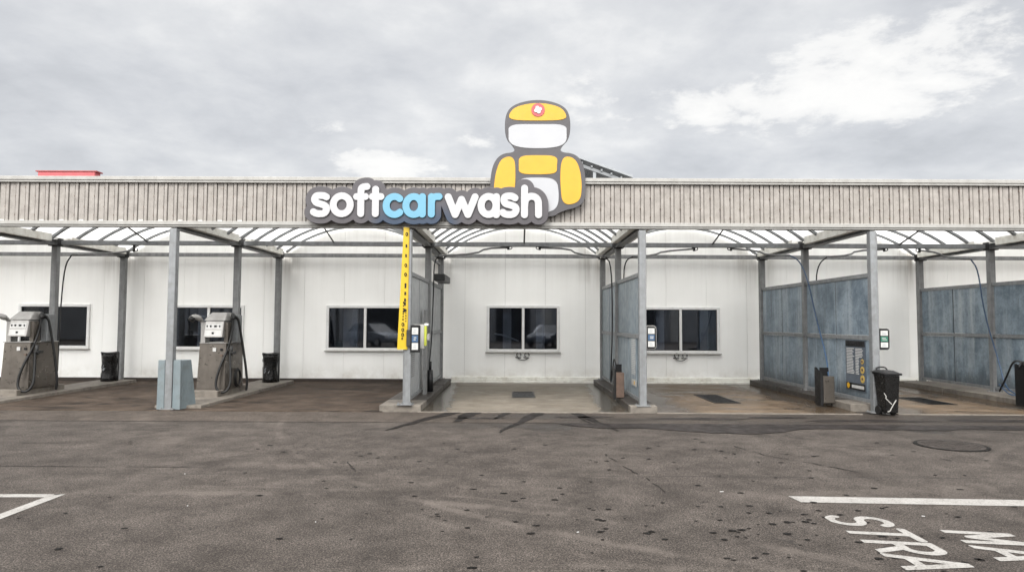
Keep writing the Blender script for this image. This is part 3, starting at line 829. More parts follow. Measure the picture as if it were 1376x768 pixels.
# ------------------------------------------------------------------ vacuum machines
def vacuum(loc, label):
    x, y, z = loc
    e = empty('vacuum_machine', loc, label, 'vacuum cleaner', 'coin vacuum machines on islands')
    def T(px, py, pz): return (x + px, y + py, z + pz)
    # cabinet 0.60 wide 0.9 deep
    b = MB(); b.hexa([T(-.30, 0, 0), T(.30, 0, 0), T(.32, .92, 0), T(-.28, .92, 0)], [T(-.27, .04, .97), T(.29, .04, .97), T(.31, .88, .97), T(-.26, .88, .97)])
    cab = b.build('cabinet', 'inox', e, bevel=.012, seg=2)
    MB().box(x - .285, x + .315, y + .02, y + .90, z + .9705, z + .985).build('lid', 'inox_pale', cab, bevel=.004)
    MB().box(x + .02, x + .09, y + .012, y + .03, z + .80, z + .88).build('sticker', 'white_print', cab)
    MB().disc((x + .20, y + .012, z + .84), .028, .02, 12).build('coin_lock', 'black', cab)
    MB().box(x + .18, x + .225, y + .01, y + .03, z + .70, z + .735).build('sticker', 'rust', cab)
    # two uprights and the console between
    for px, w in ((-.235, .05), (.255, .04)):
        MB().box(x + px - w, x + px + w, y + .10, y + .32, z + .985, z + 1.42).build('upright', 'inox_pale' if px < 0 else 'inox', e, bevel=.006)
    b = MB(); b.hexa([T(-.17, -.02, 1.10), T(.225, -.02, 1.10), T(.225, .34, 1.10), T(-.17, .34, 1.10)], [T(-.17, .06, 1.45), T(.225, .06, 1.45), T(.225, .34, 1.45), T(-.17, .34, 1.45)])
    con = b.build('console', 'inox_pale', e, bevel=.01)
    def yc(zz): return y - .02 + (zz - 1.10) / .35 * .08
    for z0, z1, marks in ((1.28, 1.385, ((-.115, .025), (-.04, .035), (.06, .055), (.15, .025))), (1.13, 1.245, ((.02, .045),))):
        b = MB(); b.hexa([T(-.145, yc(z0) - y - .004, z0), T(.195, yc(z0) - y - .004, z0), T(.195, yc(z0) - y + .02, z0), T(-.145, yc(z0) - y + .02, z0)],
                         [T(-.145, yc(z1) - y - .004, z1), T(.195, yc(z1) - y - .004, z1), T(.195, yc(z1) - y + .02, z1), T(-.145, yc(z1) - y + .02, z1)])
        lab = b.build('label_strip', 'white_print', con)
        q = MB(); zc = (z0 + z1) / 2
        for mx, mw in marks:
            yy = yc(zc); q.box(x + mx - mw / 2, x + mx + mw / 2, yy - .010, yy + .01, z + zc - .02, z + zc + .022)
        q.build('print_mark', 'black', lab)
    # hood, sloping back
    b = MB(); b.hexa([T(-.20, .03, 1.452), T(.26, .03, 1.452), T(.26, .45, 1.452), T(-.20, .45, 1.452)], [T(-.10, .20, 1.63), T(.22, .20, 1.63), T(.22, .45, 1.63), T(-.10, .45, 1.63)])
    b.build('hood', 'inox_pale', e, bevel=.01)
    # tall rear column on the right that carries the hose
    MB().box(x + .24, x + .37, y + .42, y + .66, z + .98, z + 1.58).build('hose_column', 'galv', e, bevel=.01)
    b = MB(); b.tube([T(.30, .40, 1.50), T(.30, .33, 1.60), T(.31, .30, 1.56), T(.33, .30, 1.50)], .035, 8, 1)
    b.build('hose_bracket', 'dark_steel', e)
    # left nozzle holder: cranked pipe ending in a cup
    b = MB(); b.tube([T(-.285, .22, .99), T(-.285, .20, 1.36), T(-.30, .16, 1.46), T(-.33, .08, 1.51)], .04, 10, 1)
    b.tube([T(-.31, .10, 1.49), T(-.36, .02, 1.535), T(-.405, -.03, 1.52), T(-.42, -.05, 1.46)], .058, 10, 1)
    b.build('nozzle', 'inox_pale', e)
    MB().tube([T(-.40, -.03, 1.52), T(-.43, -.065, 1.45)], .064, 10).build('nozzle_cuff', 'rubber', e)
    # hoses on the right side
    h = MB()
    h.tube([T(.31, .38, 1.56), T(.38, .42, 1.50), T(.42, .45, 1.25), T(.47, .48, .90), T(.54, .50, .45), T(.58, .50, .10), T(.56, .50, -.06)], .026, 8, 2)
    h.tube([T(.29, .34, 1.50), T(.335, .20, 1.15), T(.30, .06, .80), T(.20, -.06, .45), T(.14, -.10, .12), T(.22, -.12, -.04), T(.36, -.08, -.05), T(.43, -.02, .10), T(.40, .04, .40), T(.35, .10, .75), T(.35, .14, .84)], .026, 8, 2)
    h.build('hose', 'rubber', e)
    b = MB(); b.box(x + .30, x + .42, y + .12, y + .26, z + .74, z + .80); b.tube([T(.36, .14, .72), T(.37, .12, .92)], .035, 10)
    b.tube([T(.36, .04, .78), T(.46, .02, .78), T(.46, .12, .80)], .012, 6, 1)
    b.build('nozzle_holder', 'dark_steel', e)
    return e
v1 = vacuum((-6.40, 14.34, .20), 'stainless vacuum machine with black hose right of the blue grey post guard')
v2 = copy_thing(v1, (-10.53, 14.30, .20), 'stainless vacuum machine with looped black hose at the left edge')
# coil of hose lying against the second machine's side
b = MB()
for k in range(2):
    rr = .165 - .02 * k
    b.tube([(-6.05 + .02 * k, 14.86 + rr * math.cos(t) * .9, .42 + rr * math.sin(t) * 1.15) for t in [j * 2 * PI / 20 for j in range(21)]], .018, 8)
o = b.build('hose_coil', 'rubber', v1)

# post guard (blue grey) round the left front post
gx, gy = -6.37, 12.59
e = empty('post_guard', (gx, gy, 0), 'blue grey steel crash guard round the left front post', 'post guard')
b = MB()
b.hexa([(-6.585, 12.54, .0), (-6.445, 12.54, 0), (-6.445, 12.62, 0), (-6.585, 12.62, 0)], [(-6.575, 12.54, .92), (-6.445, 12.54, .92), (-6.445, 12.62, .92), (-6.575, 12.62, .92)])
b.build('guard_plate', 'guard', e, bevel=.006)
b = MB()
b.hexa([(-6.295, 12.54, .0), (-6.15, 12.54, 0), (-6.15, 12.62, 0), (-6.295, 12.62, 0)], [(-6.295, 12.54, .92), (-6.16, 12.54, .92), (-6.16, 12.62, .92), (-6.295, 12.62, .92)])
b.build('guard_plate', 'guard', e, bevel=.006)
b = MB()
b.hexa([(-6.58, 12.665, 0), (-6.152, 12.625, 0), (-6.05, 12.98, 0), (-6.58, 12.98, 0)], [(-6.565, 12.665, .915), (-6.162, 12.625, .915), (-6.12, 12.88, .915), (-6.565, 12.88, .915)])
b.build('guard_box', 'guard', e, bevel=.008)

# ------------------------------------------------------------------ bins
def bag_bin(loc, label, seed, r=.21, h=.72, square=False):
    rr = random.Random(seed); r = .185
    x, y, z = loc
    e = empty('waste_bin', loc, label, 'bin', 'bag bins by the vacuum islands')
    b = MB(); n = 20; rings = []
    for k in range(9):
        t = k / 8; rad = r * (1.02 - .10 * math.sin(t * PI) + .04 * t)
        rings.append([b.bm.verts.new((x + rad * math.cos(a) * (1 + rr.uniform(-.12, .12)), y + rad * math.sin(a) * (1 + rr.uniform(-.12, .12)), z + h * t)) for a in [2 * PI * j / n for j in range(n)]])
    for A, B in zip(rings, rings[1:]):
        for j in range(n):
            f = b.bm.faces.new((A[j], A[(j + 1) % n], B[(j + 1) % n], B[j])); f.smooth = True
    b.bm.faces.new(rings[0][::-1])
    top = [b.bm.verts.new((v.co.x * .92 + x * .08, v.co.y * .92 + y * .08, v.co.z - .05)) for v in rings[-1]]
    for j in range(n): b.bm.faces.new((rings[-1][j], rings[-1][(j + 1) % n], top[(j + 1) % n], top[j]))
    b.bm.faces.new(top)
    b.build('bag', 'bag', e)
    q = MB(); q.tube([(x + r * 1.04 * math.cos(a), y + r * 1.04 * math.sin(a), z + h + .012 * math.sin(a * 2)) for a in [2 * PI * j / 24 for j in range(25)]], .016, 6)
    q.build('hoop', 'dark_steel', e)
    for sd_ in (1, -1): MB().tube([(x + sd_ * r * 1.02, y + .06, z), (x + sd_ * r * 1.06, y + .06, z + h)], .015, 6).build('stand', 'dark_steel', e)
    # pale patches of crumpled printing on the bag
    q = MB()
    for k in range(3):
        a = -PI / 2 + rr.uniform(-.5, .5); zz = z + h * rr.uniform(.3, .6)
        q.hexa([(x + r * 1.06 * math.cos(a + d), y + r * 1.06 * math.sin(a + d), zz + dz) for d, dz in ((-.08, 0), (.10, .05), (.12, .08), (-.06, .03))],
               [(x + r * .9 * math.cos(a + d), y + r * .9 * math.sin(a + d), zz + dz) for d, dz in ((-.08, 0), (.10, .05), (.12, .08), (-.06, .03))])
    q.build('bag_print', 'grey_print', e)
bag_bin((-10.40, 17.45, .10), 'black bag bin beside the post nearest the left edge', 3)
bag_bin((-6.22, 17.35, .10), 'black bag bin behind the vacuum machine with the post guard', 5)

x, y = 6.76, 12.36
e = empty('wheeled_bin', (x, y, 0), 'black wheeled bin with ragged white marks beside the right front post', 'bin')
b = MB(); b.hexa([(x - .115, y - .16, .06), (x + .105, y - .16, .06), (x + .10, y + .12, .06), (x - .11, y + .12, .06)], [(x - .155, y - .21, .735), (x + .125, y - .21, .735), (x + .125, y + .15, .735), (x - .155, y + .15, .735)])
b.build('body', 'bag', e, bevel=.02, seg=2)
b = MB(); b.box(x - .18, x + .145, y - .25, y + .17, .737, .775)
b.hexa([(x - .16, y - .22, .776), (x + .125, y - .22, .776), (x + .125, y + .15, .776), (x - .24, y + .15, .776)], [(x - .11, y - .10, .815), (x + .08, y - .10, .815), (x + .08, y + .145, .815), (x - .11, y + .145, .815)])
b.build('lid', 'black', e, bevel=.008)
b = MB(); b.tube([(x - .12, y + .12, .80), (x - .10, y + .15, .86), (x + .06, y + .15, .86), (x + .08, y + .12, .80)], .014, 6, 1); b.build('handle', 'black', e)
for s in (-.125, .13):
    MB().disc((x + s - .02, y + .07, .085), .085, .045, 16, 'x').build('wheel', 'rubber', e)
b = MB()
def mark(pts, w):
    for a, c in zip(pts, pts[1:]):
        f = lambda zz: y - .16 - (zz - .06) / .675 * .05 - .006
        b.bar((x + a[0], f(a[1]), a[1]), (x + c[0], f(c[1]), c[1]), .008, w)
mark([(-.16, .42), (-.12, .36), (-.13, .33), (-.05, .25), (-.02, .22)], .013)
mark([(.06, .30), (0, .20), (-.05, .10), (-.09, .09)], .016)
b.build('scuff_mark', 'pale_metal', e)

# ------------------------------------------------------------------ banner, notice panels
e = empty('post_banner', (-2.05, 12.5, 1.1), 'tall yellow banner with vertical black lettering strapped to the post left of the middle bay', 'banner')
zt, zb = 3.40, 1.14
b = MB(); b.hexa([(-2.14, 12.42, zb), (-1.975, 12.50, zb), (-1.965, 12.515, zb), (-2.13, 12.435, zb)], [(-2.055, 12.46, zt), (-1.965, 12.50, zt), (-1.955, 12.515, zt), (-2.045, 12.475, zt)])
ban = b.build('banner_sheet', 'yellow', e)
b = MB()
def bx(u, zz):   # point on the banner face
    t = (zz - zb) / (zt - zb); xl = -2.14 + t * .085; yl = 12.42 + t * .04
    return (xl + (-1.975 + t * .01 - xl) * u, yl + (12.50 - yl) * u - .004)
def blob(u, zz, w, h, ring=False):
    px, py = bx(u, zz)
    if ring:
        b.tube([(px + w * math.cos(t), py, zz + h * math.sin(t)) for t in [k * 2 * PI / 10 for k in range(11)]], .0095, 5)
    else: b.bar((px, py, zz - h), (px, py, zz + h), w * 1.6, .008)
for k, zz in enumerate((3.27, 3.05, 2.87, 2.69, 2.52)): blob(.62, zz, .018, .028, k in (0, 3, 4)); 
for zz in (2.33, 2.30, 2.17, 2.05, 1.98, 1.86): blob(.66, zz, .02, .03)
zz = 2.0
while zz > 1.66: blob(.50, zz, .012, R.uniform(.010, .02)); zz -= R.uniform(.038, .06)
for zz in (1.60, 1.50, 1.41): blob(.50, zz, .02, .028, True)
blob(.48, 1.34, .016, .02)
zz = 1.86
while zz > 1.62: blob(.82, zz, .010, R.uniform(.008, .02)); zz -= .05
b.build('lettering', 'black', e)

def notice(x0, x1, z0, z1, y, label, accent, frame='black', round_right=True):
    e = empty('instruction_panel', ((x0 + x1) / 2, y, z0), label, 'sign', 'instruction panels on the posts')
    c = .05; w = x1 - x0
    if round_right: poly = [(x0, z0), (x1 - c, z0), (x1 - .015, z0 + .015), (x1, z0 + c), (x1, z1 - c), (x1 - .015, z1 - .015), (x1 - c, z1), (x0, z1)]
    else: poly = [(x0, z0), (x1, z0), (x1, z1), (x0, z1)]
    MB().prism(poly, y, y + .05, 'y').build('backing', 'inox_pale' if round_right else frame, e, bevel=.004)
    sx = lambda p, k: [((a - (x0 + x1) / 2) * k[0] + (x0 + x1) / 2, (d - (z0 + z1) / 2) * k[1] + (z0 + z1) / 2) for a, d in p]
    MB().prism(sx(poly, (.88, .95)), y - .006, y + .002, 'y').build('border', 'black', e)
    h = z1 - z0
    for k, m in ((0, 'white_print'), (1, accent), (2, 'white_print')):
        za = z1 - .04 - (h - .08) * (k + 1) / 3 + .008; zb_ = z1 - .04 - (h - .08) * k / 3 - .008
        s = MB().box(x0 + w * .15, x1 - w * .2, y - .012, y - .005, za, zb_).build('notice', m, e)
        q = MB()
        for j in range(2): q.box(x0 + w * R.uniform(.25, .35), x1 - w * R.uniform(.3, .45), y - .016, y - .0115, za + (zb_ - za) * (.3 + .3 * j), za + (zb_ - za) * (.42 + .3 * j))
        q.build('print_mark', 'grey_print' if m == 'white_print' else 'white_print', s)
    return e
e3 = notice(-1.90, -1.725, 1.09, 1.59, 12.44, 'black framed instruction panel with a navy notice beside the yellow banner', 'blue_print', round_right=False)
MB().box(-1.98, -1.89, 12.47, 12.52, 1.2, 1.5).build('bracket', 'dark_steel', e3)
e4 = notice(2.45, 2.635, 1.16, 1.60, 12.56, 'rounded instruction panel with a blue notice before the right middle window', 'blue_print')
e5 = notice(6.74, 6.945, 1.17, 1.575, 12.56, 'rounded instruction panel with a green notice above the wheeled bin', 'green_print')
e = empty('coin_box', (-1.70, 12.95, 1.15), 'lime and grey payment box just behind the black framed panel', 'payment box')
b = MB().box(-1.90, -1.70, 12.80, 12.98, 1.14, 1.60); b.build('housing', 'pale_metal', e, bevel=.01)
MB().box(-1.698, -1.655, 12.80, 12.90, 1.20, 1.57).build('front_label', 'lime', e, bevel=.004)
b = MB().box(-1.654, -1.60, 12.82, 12.95, 1.30, 1.42); b.build('coin_slot', 'inox_pale', e, bevel=.006)
MB().box(-1.697, -1.63, 12.81, 12.97, 1.575, 1.62).build('coin_slot', 'white_frame', e, bevel=.006)

# notice boards lying on partition faces (normal -X or +X)
def wall_board(x, side, y0, y1, z0, z1, mat, label, rows, cols, rowmat, extras=True):
    e = empty('notice_board', (x, (y0 + y1) / 2, z0), label, 'notice board')
    a, c = sorted((x, x + side * .012))
    MB().box(a, c, y0, y1, z0, z1).build('board', mat, e, bevel=.002)
    f = x + side * .012; g = x + side * .016; f, g = sorted((f, g))
    q = MB()
    # y decreases to the reader's right when looking at the -X face from the left bay
    top = z1 - (.16 if extras else .05); bot = z0 + (.30 if extras else .22)
    n = rows
    for k in range(n):
        zz = top - (top - bot) * k / n
        for (u0, u1) in cols:
            if extras and u0 > .5 and k > n * .35: u1 = min(u1, .70)
            ya = y1 - (y1 - y0) * u0; yb = y1 - (y1 - y0) * (u0 + (u1 - u0) * R.uniform(.75, 1))
            ya, yb = sorted((ya, yb)); q.box(f, g, ya, yb, zz - (top - bot) / n * .30, zz + (top - bot) / n * .22)
    q.build('text_rows', rowmat, e)
    return e, f, g
e, f, g = wall_board(6.67 - .020, -1, 12.86, 13.62, .36, 1.33, 'board_dark', 'dark notice board with white rows and three yellow discs on the blue splash wall', 17, [(.06, .46), (.52, .92)], 'white_print')
q = MB(); q.box(f, g, 12.92, 13.56, 1.26, 1.29); q.build('heading', 'white_print', e)
q = MB(); q.box(f - .001, g, 12.87, 13.61, 1.21, 1.32); q.build('heading_band', 'black', e)
for zz, r_ in ((.93, .05), (.77, .07), (.60, .075)):
    MB().disc((f - .003, 12.97, zz), r_, .006, 20, 'x').build('disc', 'ochre', e)
    MB().box(f - .006, f - .001, 12.94, 13.0, zz - .02, zz + .025).build('disc_mark', 'rust', e)
q = MB().box(f - .001, g - .001, 12.88, 13.60, .375, .50); q.build('footer_band', 'black', e)
q = MB()
for k in range(9): q.box(f - .004, f + .001, 12.92 + k * .052, 12.96 + k * .052, .405, .465)
q.build('footer_text', 'white_print', e)
MB().disc((f - .004, 13.52, .44), .055, .006, 16, 'x').build('emblem', 'amber', e)
e, f, g = wall_board(2.38 - .020, -1, 13.05, 13.62, .40, 1.37, 'sheet_mid', 'grey list of white lines on the light blue splash wall', 20, [(.08, .85)], 'white_print', False)
q = MB().box(f - .001, g, 13.02, 13.55, .43, .54); q.build('footer_band', 'pale_metal', e)
MB().disc((f - .004, 13.25, .485), .04, .006, 14, 'x').build('emblem', 'amber', e)
e, f, g = wall_board(-1.98 + .020, 1, 12.75, 13.35, .35, 1.10, 'sheet_pale', 'pale list board under the black framed panel by the yellow banner', 12, [(.08, .9)], 'galv_dark', False)

# steel post shields standing on the kerbs
for (x, y, label) in ((-1.98, 12.49, 'short galvanised shield in front of the yellow banner post'),):
    e = empty('post_shield', (x, y, .13), label, 'post guard')
    b = MB(); b.box(x - .02, x + .085, y - .03, y - .022, .13, 1.06); b.box(x - .02, x - .012, y - .0215, y + .02, .13, 1.06); b.box(x + .077, x + .085, y - .0215, y + .02, .13, 1.06)
    b.build('channel', 'galv', e)
    q = MB().box(x - .16, x + .12, y - .08, y + .02, .131, .143); q.disc((x - .13, y - .05, .143), .016, .04, 8, 'z'); q.disc((x + .1, y - .05, .143), .016, .04, 8, 'z'); q.build('base_plate', 'galv', e)

# ------------------------------------------------------------------ lance holders, hoses on booms
def holster(x, y, z, label, mat_front='galv', w=.24, d=.22, h=.55):
    e = empty('lance_holder', (x, y, z), label, 'lance holder', 'lance holders on the kerbs')
    MB().box(x - w / 2, x + w / 2, y, y + d, z, z + h).build('box_body', mat_front, e, bevel=.008)
    b = MB(); b.hexa([(x - w * .72, y + .04, z - .04), (x - w / 2 - .003, y + .02, z - .04), (x - w / 2 - .003, y + d + .1, z - .04), (x - w * .72, y + d + .1, z - .04)],
                     [(x - w * .72, y + .04, z + h + .1), (x - w / 2 - .003, y + .02, z + h + .02), (x - w / 2 - .003, y + d + .1, z + h + .16), (x - w * .72, y + d + .1, z + h + .16)])
    b.build('side_plate', 'black', e)
    b = MB().box(x - w / 2 + .02, x + w / 2 - .02, y + d + .004, y + d + .03, z + .1, z + h + .16); b.build('back_plate', 'black', e)
    return e
holster(6.17, 13.34, .10, 'grey and black lance holder below the dark blue splash wall', 'inox', .21, .2, .52)
holster(2.15, 13.75, .14, 'brownish grey lance holder at the light blue splash wall', 'rust', .16, .2, .5)
holster(10.05, 13.1, .10, 'brown lance holder cut by the right edge of the picture', 'rust', .24, .25, .62)
e = empty('lance_holder', (-1.82, 14.6, .13), 'slim black lance holder on the pale splash wall of the banner post', 'lance holder', 'lance holders on the kerbs')
b = MB(); b.box(-1.90, -1.84, 14.2, 14.45, .13, 1.9); b.build('rail', 'galv_dark', e)
b = MB(); b.tube([(-1.80, 14.6, .16), (-1.80, 14.6, .62)], .075, 10, 0, .06); b.tube([(-1.80, 14.6, .62), (-1.80, 14.62, .80)], .03, 8); b.build('tube', 'black', e)

def boom(px, pz0, pts, hose, label, mat='hose_blue'):
    e = empty('hose_boom', (px, YM, pz0), label, 'hose boom', 'swivelling hose booms under the canopy')
    b = MB(); s = 1 if pts[-1][0] > px else -1
    b.box(px - .05, px + .05, YM - .04, YM + .04, ZT - .058, ZT - .0505); b.tube([(px, YM, ZT - .055), (px, YM, pz0 - .05)], .028, 8)
    b.tube([(px, YM, pz0 - .045), (px - s * .09, YM, pz0 - .02), (px - s * .07, YM, pz0 + .03)], .012, 6, 1)
    b.build('swivel', 'dark_steel', e)
    MB().tube([(px, YM, pz0)] + pts, .021, 8, 1).build('arm', 'galv_dark', e)
    MB().tube(hose, .015, 7, 2).build('hose', mat, e)
    return e
boom(-.14, 3.36, [(-.66, 15.5, 3.34), (-.88, 15.5, 3.22), (-1.75, 15.6, 3.17)], [(-1.75, 15.6, 3.17), (-1.86, 15.62, 3.05), (-1.87, 15.65, 2.4), (-1.86, 15.3, 1.2), (-1.83, 14.7, .75)], 'hose boom turned towards the yellow banner side of the middle bay', 'rubber')
boom(.58, 3.36, [(1.26, 15.5, 3.34), (1.43, 15.5, 3.22), (2.10, 15.6, 3.17)], [(2.10, 15.6, 3.17), (2.25, 15.62, 3.0), (2.28, 15.7, 1.5), (2.26, 15.9, .4), (2.25, 15.8, .2), (2.24, 15.3, .85), (2.22, 14.9, .82), (2.22, 14.5, .3)], 'hose boom turned towards the light blue splash wall of the middle bay', 'rubber')
boom(4.13, 3.35, [(3.42, 15.5, 3.29), (3.2, 15.5, 3.20), (2.72, 15.5, 3.16)], [(2.72, 15.5, 3.16), (2.55, 15.5, 3.08), (2.50, 15.5, 2.7), (2.50, 15.3, 1.2), (2.50, 14.8, .3)], 'hose boom with its hose curving over the light blue splash wall', 'rubber')
boom(4.98, 3.36, [(5.6, 15.5, 3.31), (5.78, 15.5, 3.22), (6.28, 15.4, 3.20)], [(6.28, 15.4, 3.20), (6.46, 15.3, 3.08), (6.52, 15.0, 2.6), (6.50, 14.6, 1.75), (6.38, 13.9, 1.0), (6.22, 13.47, .62)], 'hose boom left of the blue wall, its hose hanging into the grey lance holder')
boom(8.49, 3.36, [(7.84, 15.5, 3.32), (7.70, 15.5, 3.22), (7.18, 15.5, 3.18)], [(7.18, 15.5, 3.18), (6.98, 15.5, 3.02), (6.90, 15.5, 2.6), (6.90, 15.3, 1.2), (6.90, 14.8, .3)], 'hose boom with its hose bending down behind the dark blue notice board wall', 'rubber')
boom(9.30, 3.34, [(9.72, 15.5, 3.29), (9.88, 15.5, 3.18), (10.46, 15.5, 3.15)], [(10.46, 15.5, 3.15), (10.62, 15.48, 2.9), (10.66, 15.4, 1.9), (10.62, 14.9, .8), (10.58, 14.7, .3), (10.55, 14.3, .17), (10.45, 14.35, .17), (10.52, 14.6, .22), (10.6, 14.9, .35)], 'hose boom at the right with a blue hose coiled on the kerb')
boom(-8.77, 3.27, [(-9.2, 15.5, 3.19), (-10.20, 15.5, 3.15)], [(-10.20, 15.5, 3.15), (-10.36, 15.5, 2.9), (-10.38, 15.45, 1.9), (-10.36, 15.4, .5)], 'hose boom above the left vacuum machine', 'rubber')
e = empty('wash_lance', (9.95, 13.4, .5), 'black lance with an arched hose at the right edge', 'lance')
MB().tube([(10.6, 14.9, .2), (10.48, 14.5, .55), (10.25, 14.0, .90), (10.05, 13.5, .93), (9.98, 13.35, .85)], .02, 8, 2).build('hose', 'rubber', e)
b = MB(); b.tube([(9.98, 13.36, .92), (10.03, 13.3, .72)], .03, 8); b.tube([(9.98, 13.36, .92), (9.88, 13.3, .90), (9.85, 13.3, .8)], .014, 6, 1); b.build('handle', 'black', e)

# ------------------------------------------------------------------ wordmark sign
def SP(px, py): return (-3.86 + (px - 412) * .01381, 3.46 + (300 - py) * .01386 + (px - 412) * .00006)
def z3(p): return (400 + p[0] / 5.733, 220 + p[1] / 5.733)
def z1(p): return (400 + p[0] / 2.991, 120 + p[1] / 2.991)
def ell(cx, cy, rx, ry, a0=0, a1=360, n=28): return [(cx + rx * math.cos(math.radians(a)), cy - ry * math.sin(math.radians(a))) for a in [a0 + (a1 - a0) * k / n for k in range(n + 1)]]
def sm(p, k=2):
    for _ in range(k):
        q = [p[0]]
        for a, b in zip(p, p[1:]): q += [(a[0] * .75 + b[0] * .25, a[1] * .75 + b[1] * .25), (a[0] * .25 + b[0] * .75, a[1] * .25 + b[1] * .75)]
        p = q + [p[-1]]
    return p
r3, r1 = 25 / 5.733, 13.4 / 2.991
LET = [
 ('s', 'sign_white', z3, r3, [sm([(231, 264), (214, 254), (185, 252), (150, 255), (138, 282), (152, 308), (190, 318), (228, 332), (236, 362), (218, 390), (182, 394), (152, 390), (134, 378)])]),
 ('o', 'sign_white', z3, r3, [ell(349, 324, 65, 69)]),
 ('f', 'sign_white', z3, r3, [sm([(495, 392), (495, 300), (495, 240), (496, 196), (515, 186), (540, 184)]), [(462, 261), (529, 261)]]),
 ('t', 'sign_white', z3, r3, [[(607, 205), (607, 392)], [(583, 261), (648, 261)]]),
 ('c', 'sign_blue', z3, r3, [ell(752, 330, 63, 69, 50, 312)]),
 ('a', 'sign_blue', z3, r3, [ell(900, 330, 60, 69), [(966, 262), (966, 396)]]),
 ('r', 'sign_blue', z3, r3, [[(1035, 262), (1035, 396)], sm([(1036, 300), (1042, 272), (1064, 261), (1092, 261)])]),
 ('w', 'sign_white', z1, r1, [[(607, 437), (635, 507), (660, 447), (686, 507), (714, 437)]]),
 ('a', 'sign_white', z1, r1, [ell(768, 471, 30, 36), [(799, 436), (799, 508)]]),
 ('s', 'sign_white', z1, r1, [sm([(873, 441), (863, 434), (848, 433), (832, 436), (828, 450), (834, 464), (855, 469), (875, 476), (879, 491), (868, 506), (849, 508), (834, 506), (825, 499)])]),
 ('h', 'sign_white', z1, r1, [[(911, 402), (911, 508)], sm([(911, 478), (913, 448), (930, 434), (952, 435), (966, 450), (967, 475), (967, 508)])]),
]
sign = empty('wordmark_sign', (-1.6, 12.45, 3.3), 'raised wordmark softcarwash on a dark scalloped backing across the fascia', 'sign')
allst = []
for ch, mt, zf, rr, strokes in LET:
    st = [([SP(*zf(p)) for p in s], rr * .01383) for s in strokes]
    allst += st
    xs_ = [p[0] for s, _ in st for p in s]; zs_ = [p[1] for s, _ in st for p in s]
    xs, ys, D = sdf_union(st, min(xs_) - .1, max(xs_) + .1, min(zs_) - .1, max(zs_) + .1, .0065)
    bm = upright(plate([thin(l, 2e-6) for l in contours(xs, ys, D)], .04, .005), 12.342, .04)
    link(bm, 'letter', mt, sign)
    bm = upright(plate([thin(l, 2e-6) for l in contours(xs, ys, D, .012)], .012), 12.371, .012)
    link(bm, 'letter_rim', 'black', sign)
xs, ys, D = sdf_union(allst, -4.2, .95, 3.2, 4.7, .012)
bm = upright(plate([thin(l, 4e-6) for l in contours(xs, ys, D, .112)], .085, .008), 12.375, .085)
def mat_backing():
    m, nt, p, o = newmat('sign_backing')
    v = coords(nt); sep = N(nt, 'ShaderNodeSeparateXYZ'); L(nt, v, sep.inputs[0])
    # the print itself runs to navy round the three blue letters
    k = math_(nt, 'MULTIPLY', smooth(nt, math_(nt, 'ABSOLUTE', math_(nt, 'SUBTRACT', sep.outputs[0], -1.83)), .95, .55), smooth(nt, sep.outputs[2], 3.95, 3.45))
    c = mix(nt, k, ramp(nt, noise(nt, v, 3, 3), [(.3, (.040, .036, .040)), (.7, (.052, .047, .053))]), (.012, .028, .058))
    L(nt, c, p.inputs['Base Color']); p.inputs['Roughness'].default_value = .4
    return m
M['backing'] = mat_backing()
link(bm, 'backing_panel', 'backing', sign)
b = MB()
for x in (-3.4, -2.2, -1.0, .2): b.box(x - .03, x + .03, 12.455, 12.53, 3.6, 3.68); b.box(x - .03, x + .03, 12.455, 12.53, 3.85, 3.93)
b.build('standoff', 'dark_steel', sign)

# plain coloured board rising behind the wordmark
board = empty('sign_board', (.3, 12.5, 3.55), 'rounded board of yellow and pale grey fields with red disc, standing above the wordmark', 'sign')
def grown(polys, r, res=.012, lvl=0):
    st = [(p, r) for p in polys]
    xs_ = [q[0] for p in polys for q in p]; zs_ = [q[1] for p in polys for q in p]
    return xs_, zs_, st
def poly_plate(px, grow, y, depth, mat, name, parent, bevel=.003):
    """rounded polygon from outline points, corners softened"""
    P = [SP(*p) for p in px]
    for _ in range(3):
        P = [q for a, c in zip(P, P[1:] + P[:1]) for q in ((a[0] * .75 + c[0] * .25, a[1] * .75 + c[1] * .25), (a[0] * .25 + c[0] * .75, a[1] * .25 + c[1] * .75))]
    cx = sum(p[0] for p in P) / len(P); cz = sum(p[1] for p in P) / len(P)
    bm = upright(plate([P], depth, bevel), y, depth)
    return link(bm, name, mat, parent)
OUT = [(658, 292), (658, 250), (661, 222), (672, 206), (692, 204), (690, 196), (678, 184), (678, 152), (690, 138), (722, 131), (754, 138), (766, 152), (766, 184), (754, 196), (752, 204), (774, 206), (785, 222), (787, 250), (785, 276), (752, 284), (744, 292)]
poly_plate(OUT, 0, 12.462, .045, 'sign_dark', 'board', board, .004)
poly_plate([(683, 160), (684, 150), (694, 141), (722, 136), (750, 141), (760, 150), (761, 160), (722, 161)], 0, 12.452, .016, 'amber', 'yellow_field', board)
poly_plate([(683, 166), (722, 166), (761, 166), (761, 180), (761, 190), (750, 197), (722, 199), (694, 197), (683, 190), (683, 180)], 0, 12.452, .016, 'sign_pale', 'pale_field', board)
poly_plate([(664, 290), (663, 252), (667, 226), (674, 212), (688, 209), (693, 222), (690, 290)], 0, 12.452, .016, 'amber', 'yellow_field', board)
poly_plate([(758, 209), (772, 212), (779, 226), (782, 250), (779, 272), (756, 276), (753, 250), (753, 222)], 0, 12.452, .016, 'amber', 'yellow_field', board)
poly_plate([(697, 209), (722, 208), (749, 209), (748, 222), (748, 233), (722, 234), (697, 233), (697, 222)], 0, 12.452, .016, 'amber', 'yellow_field', board)
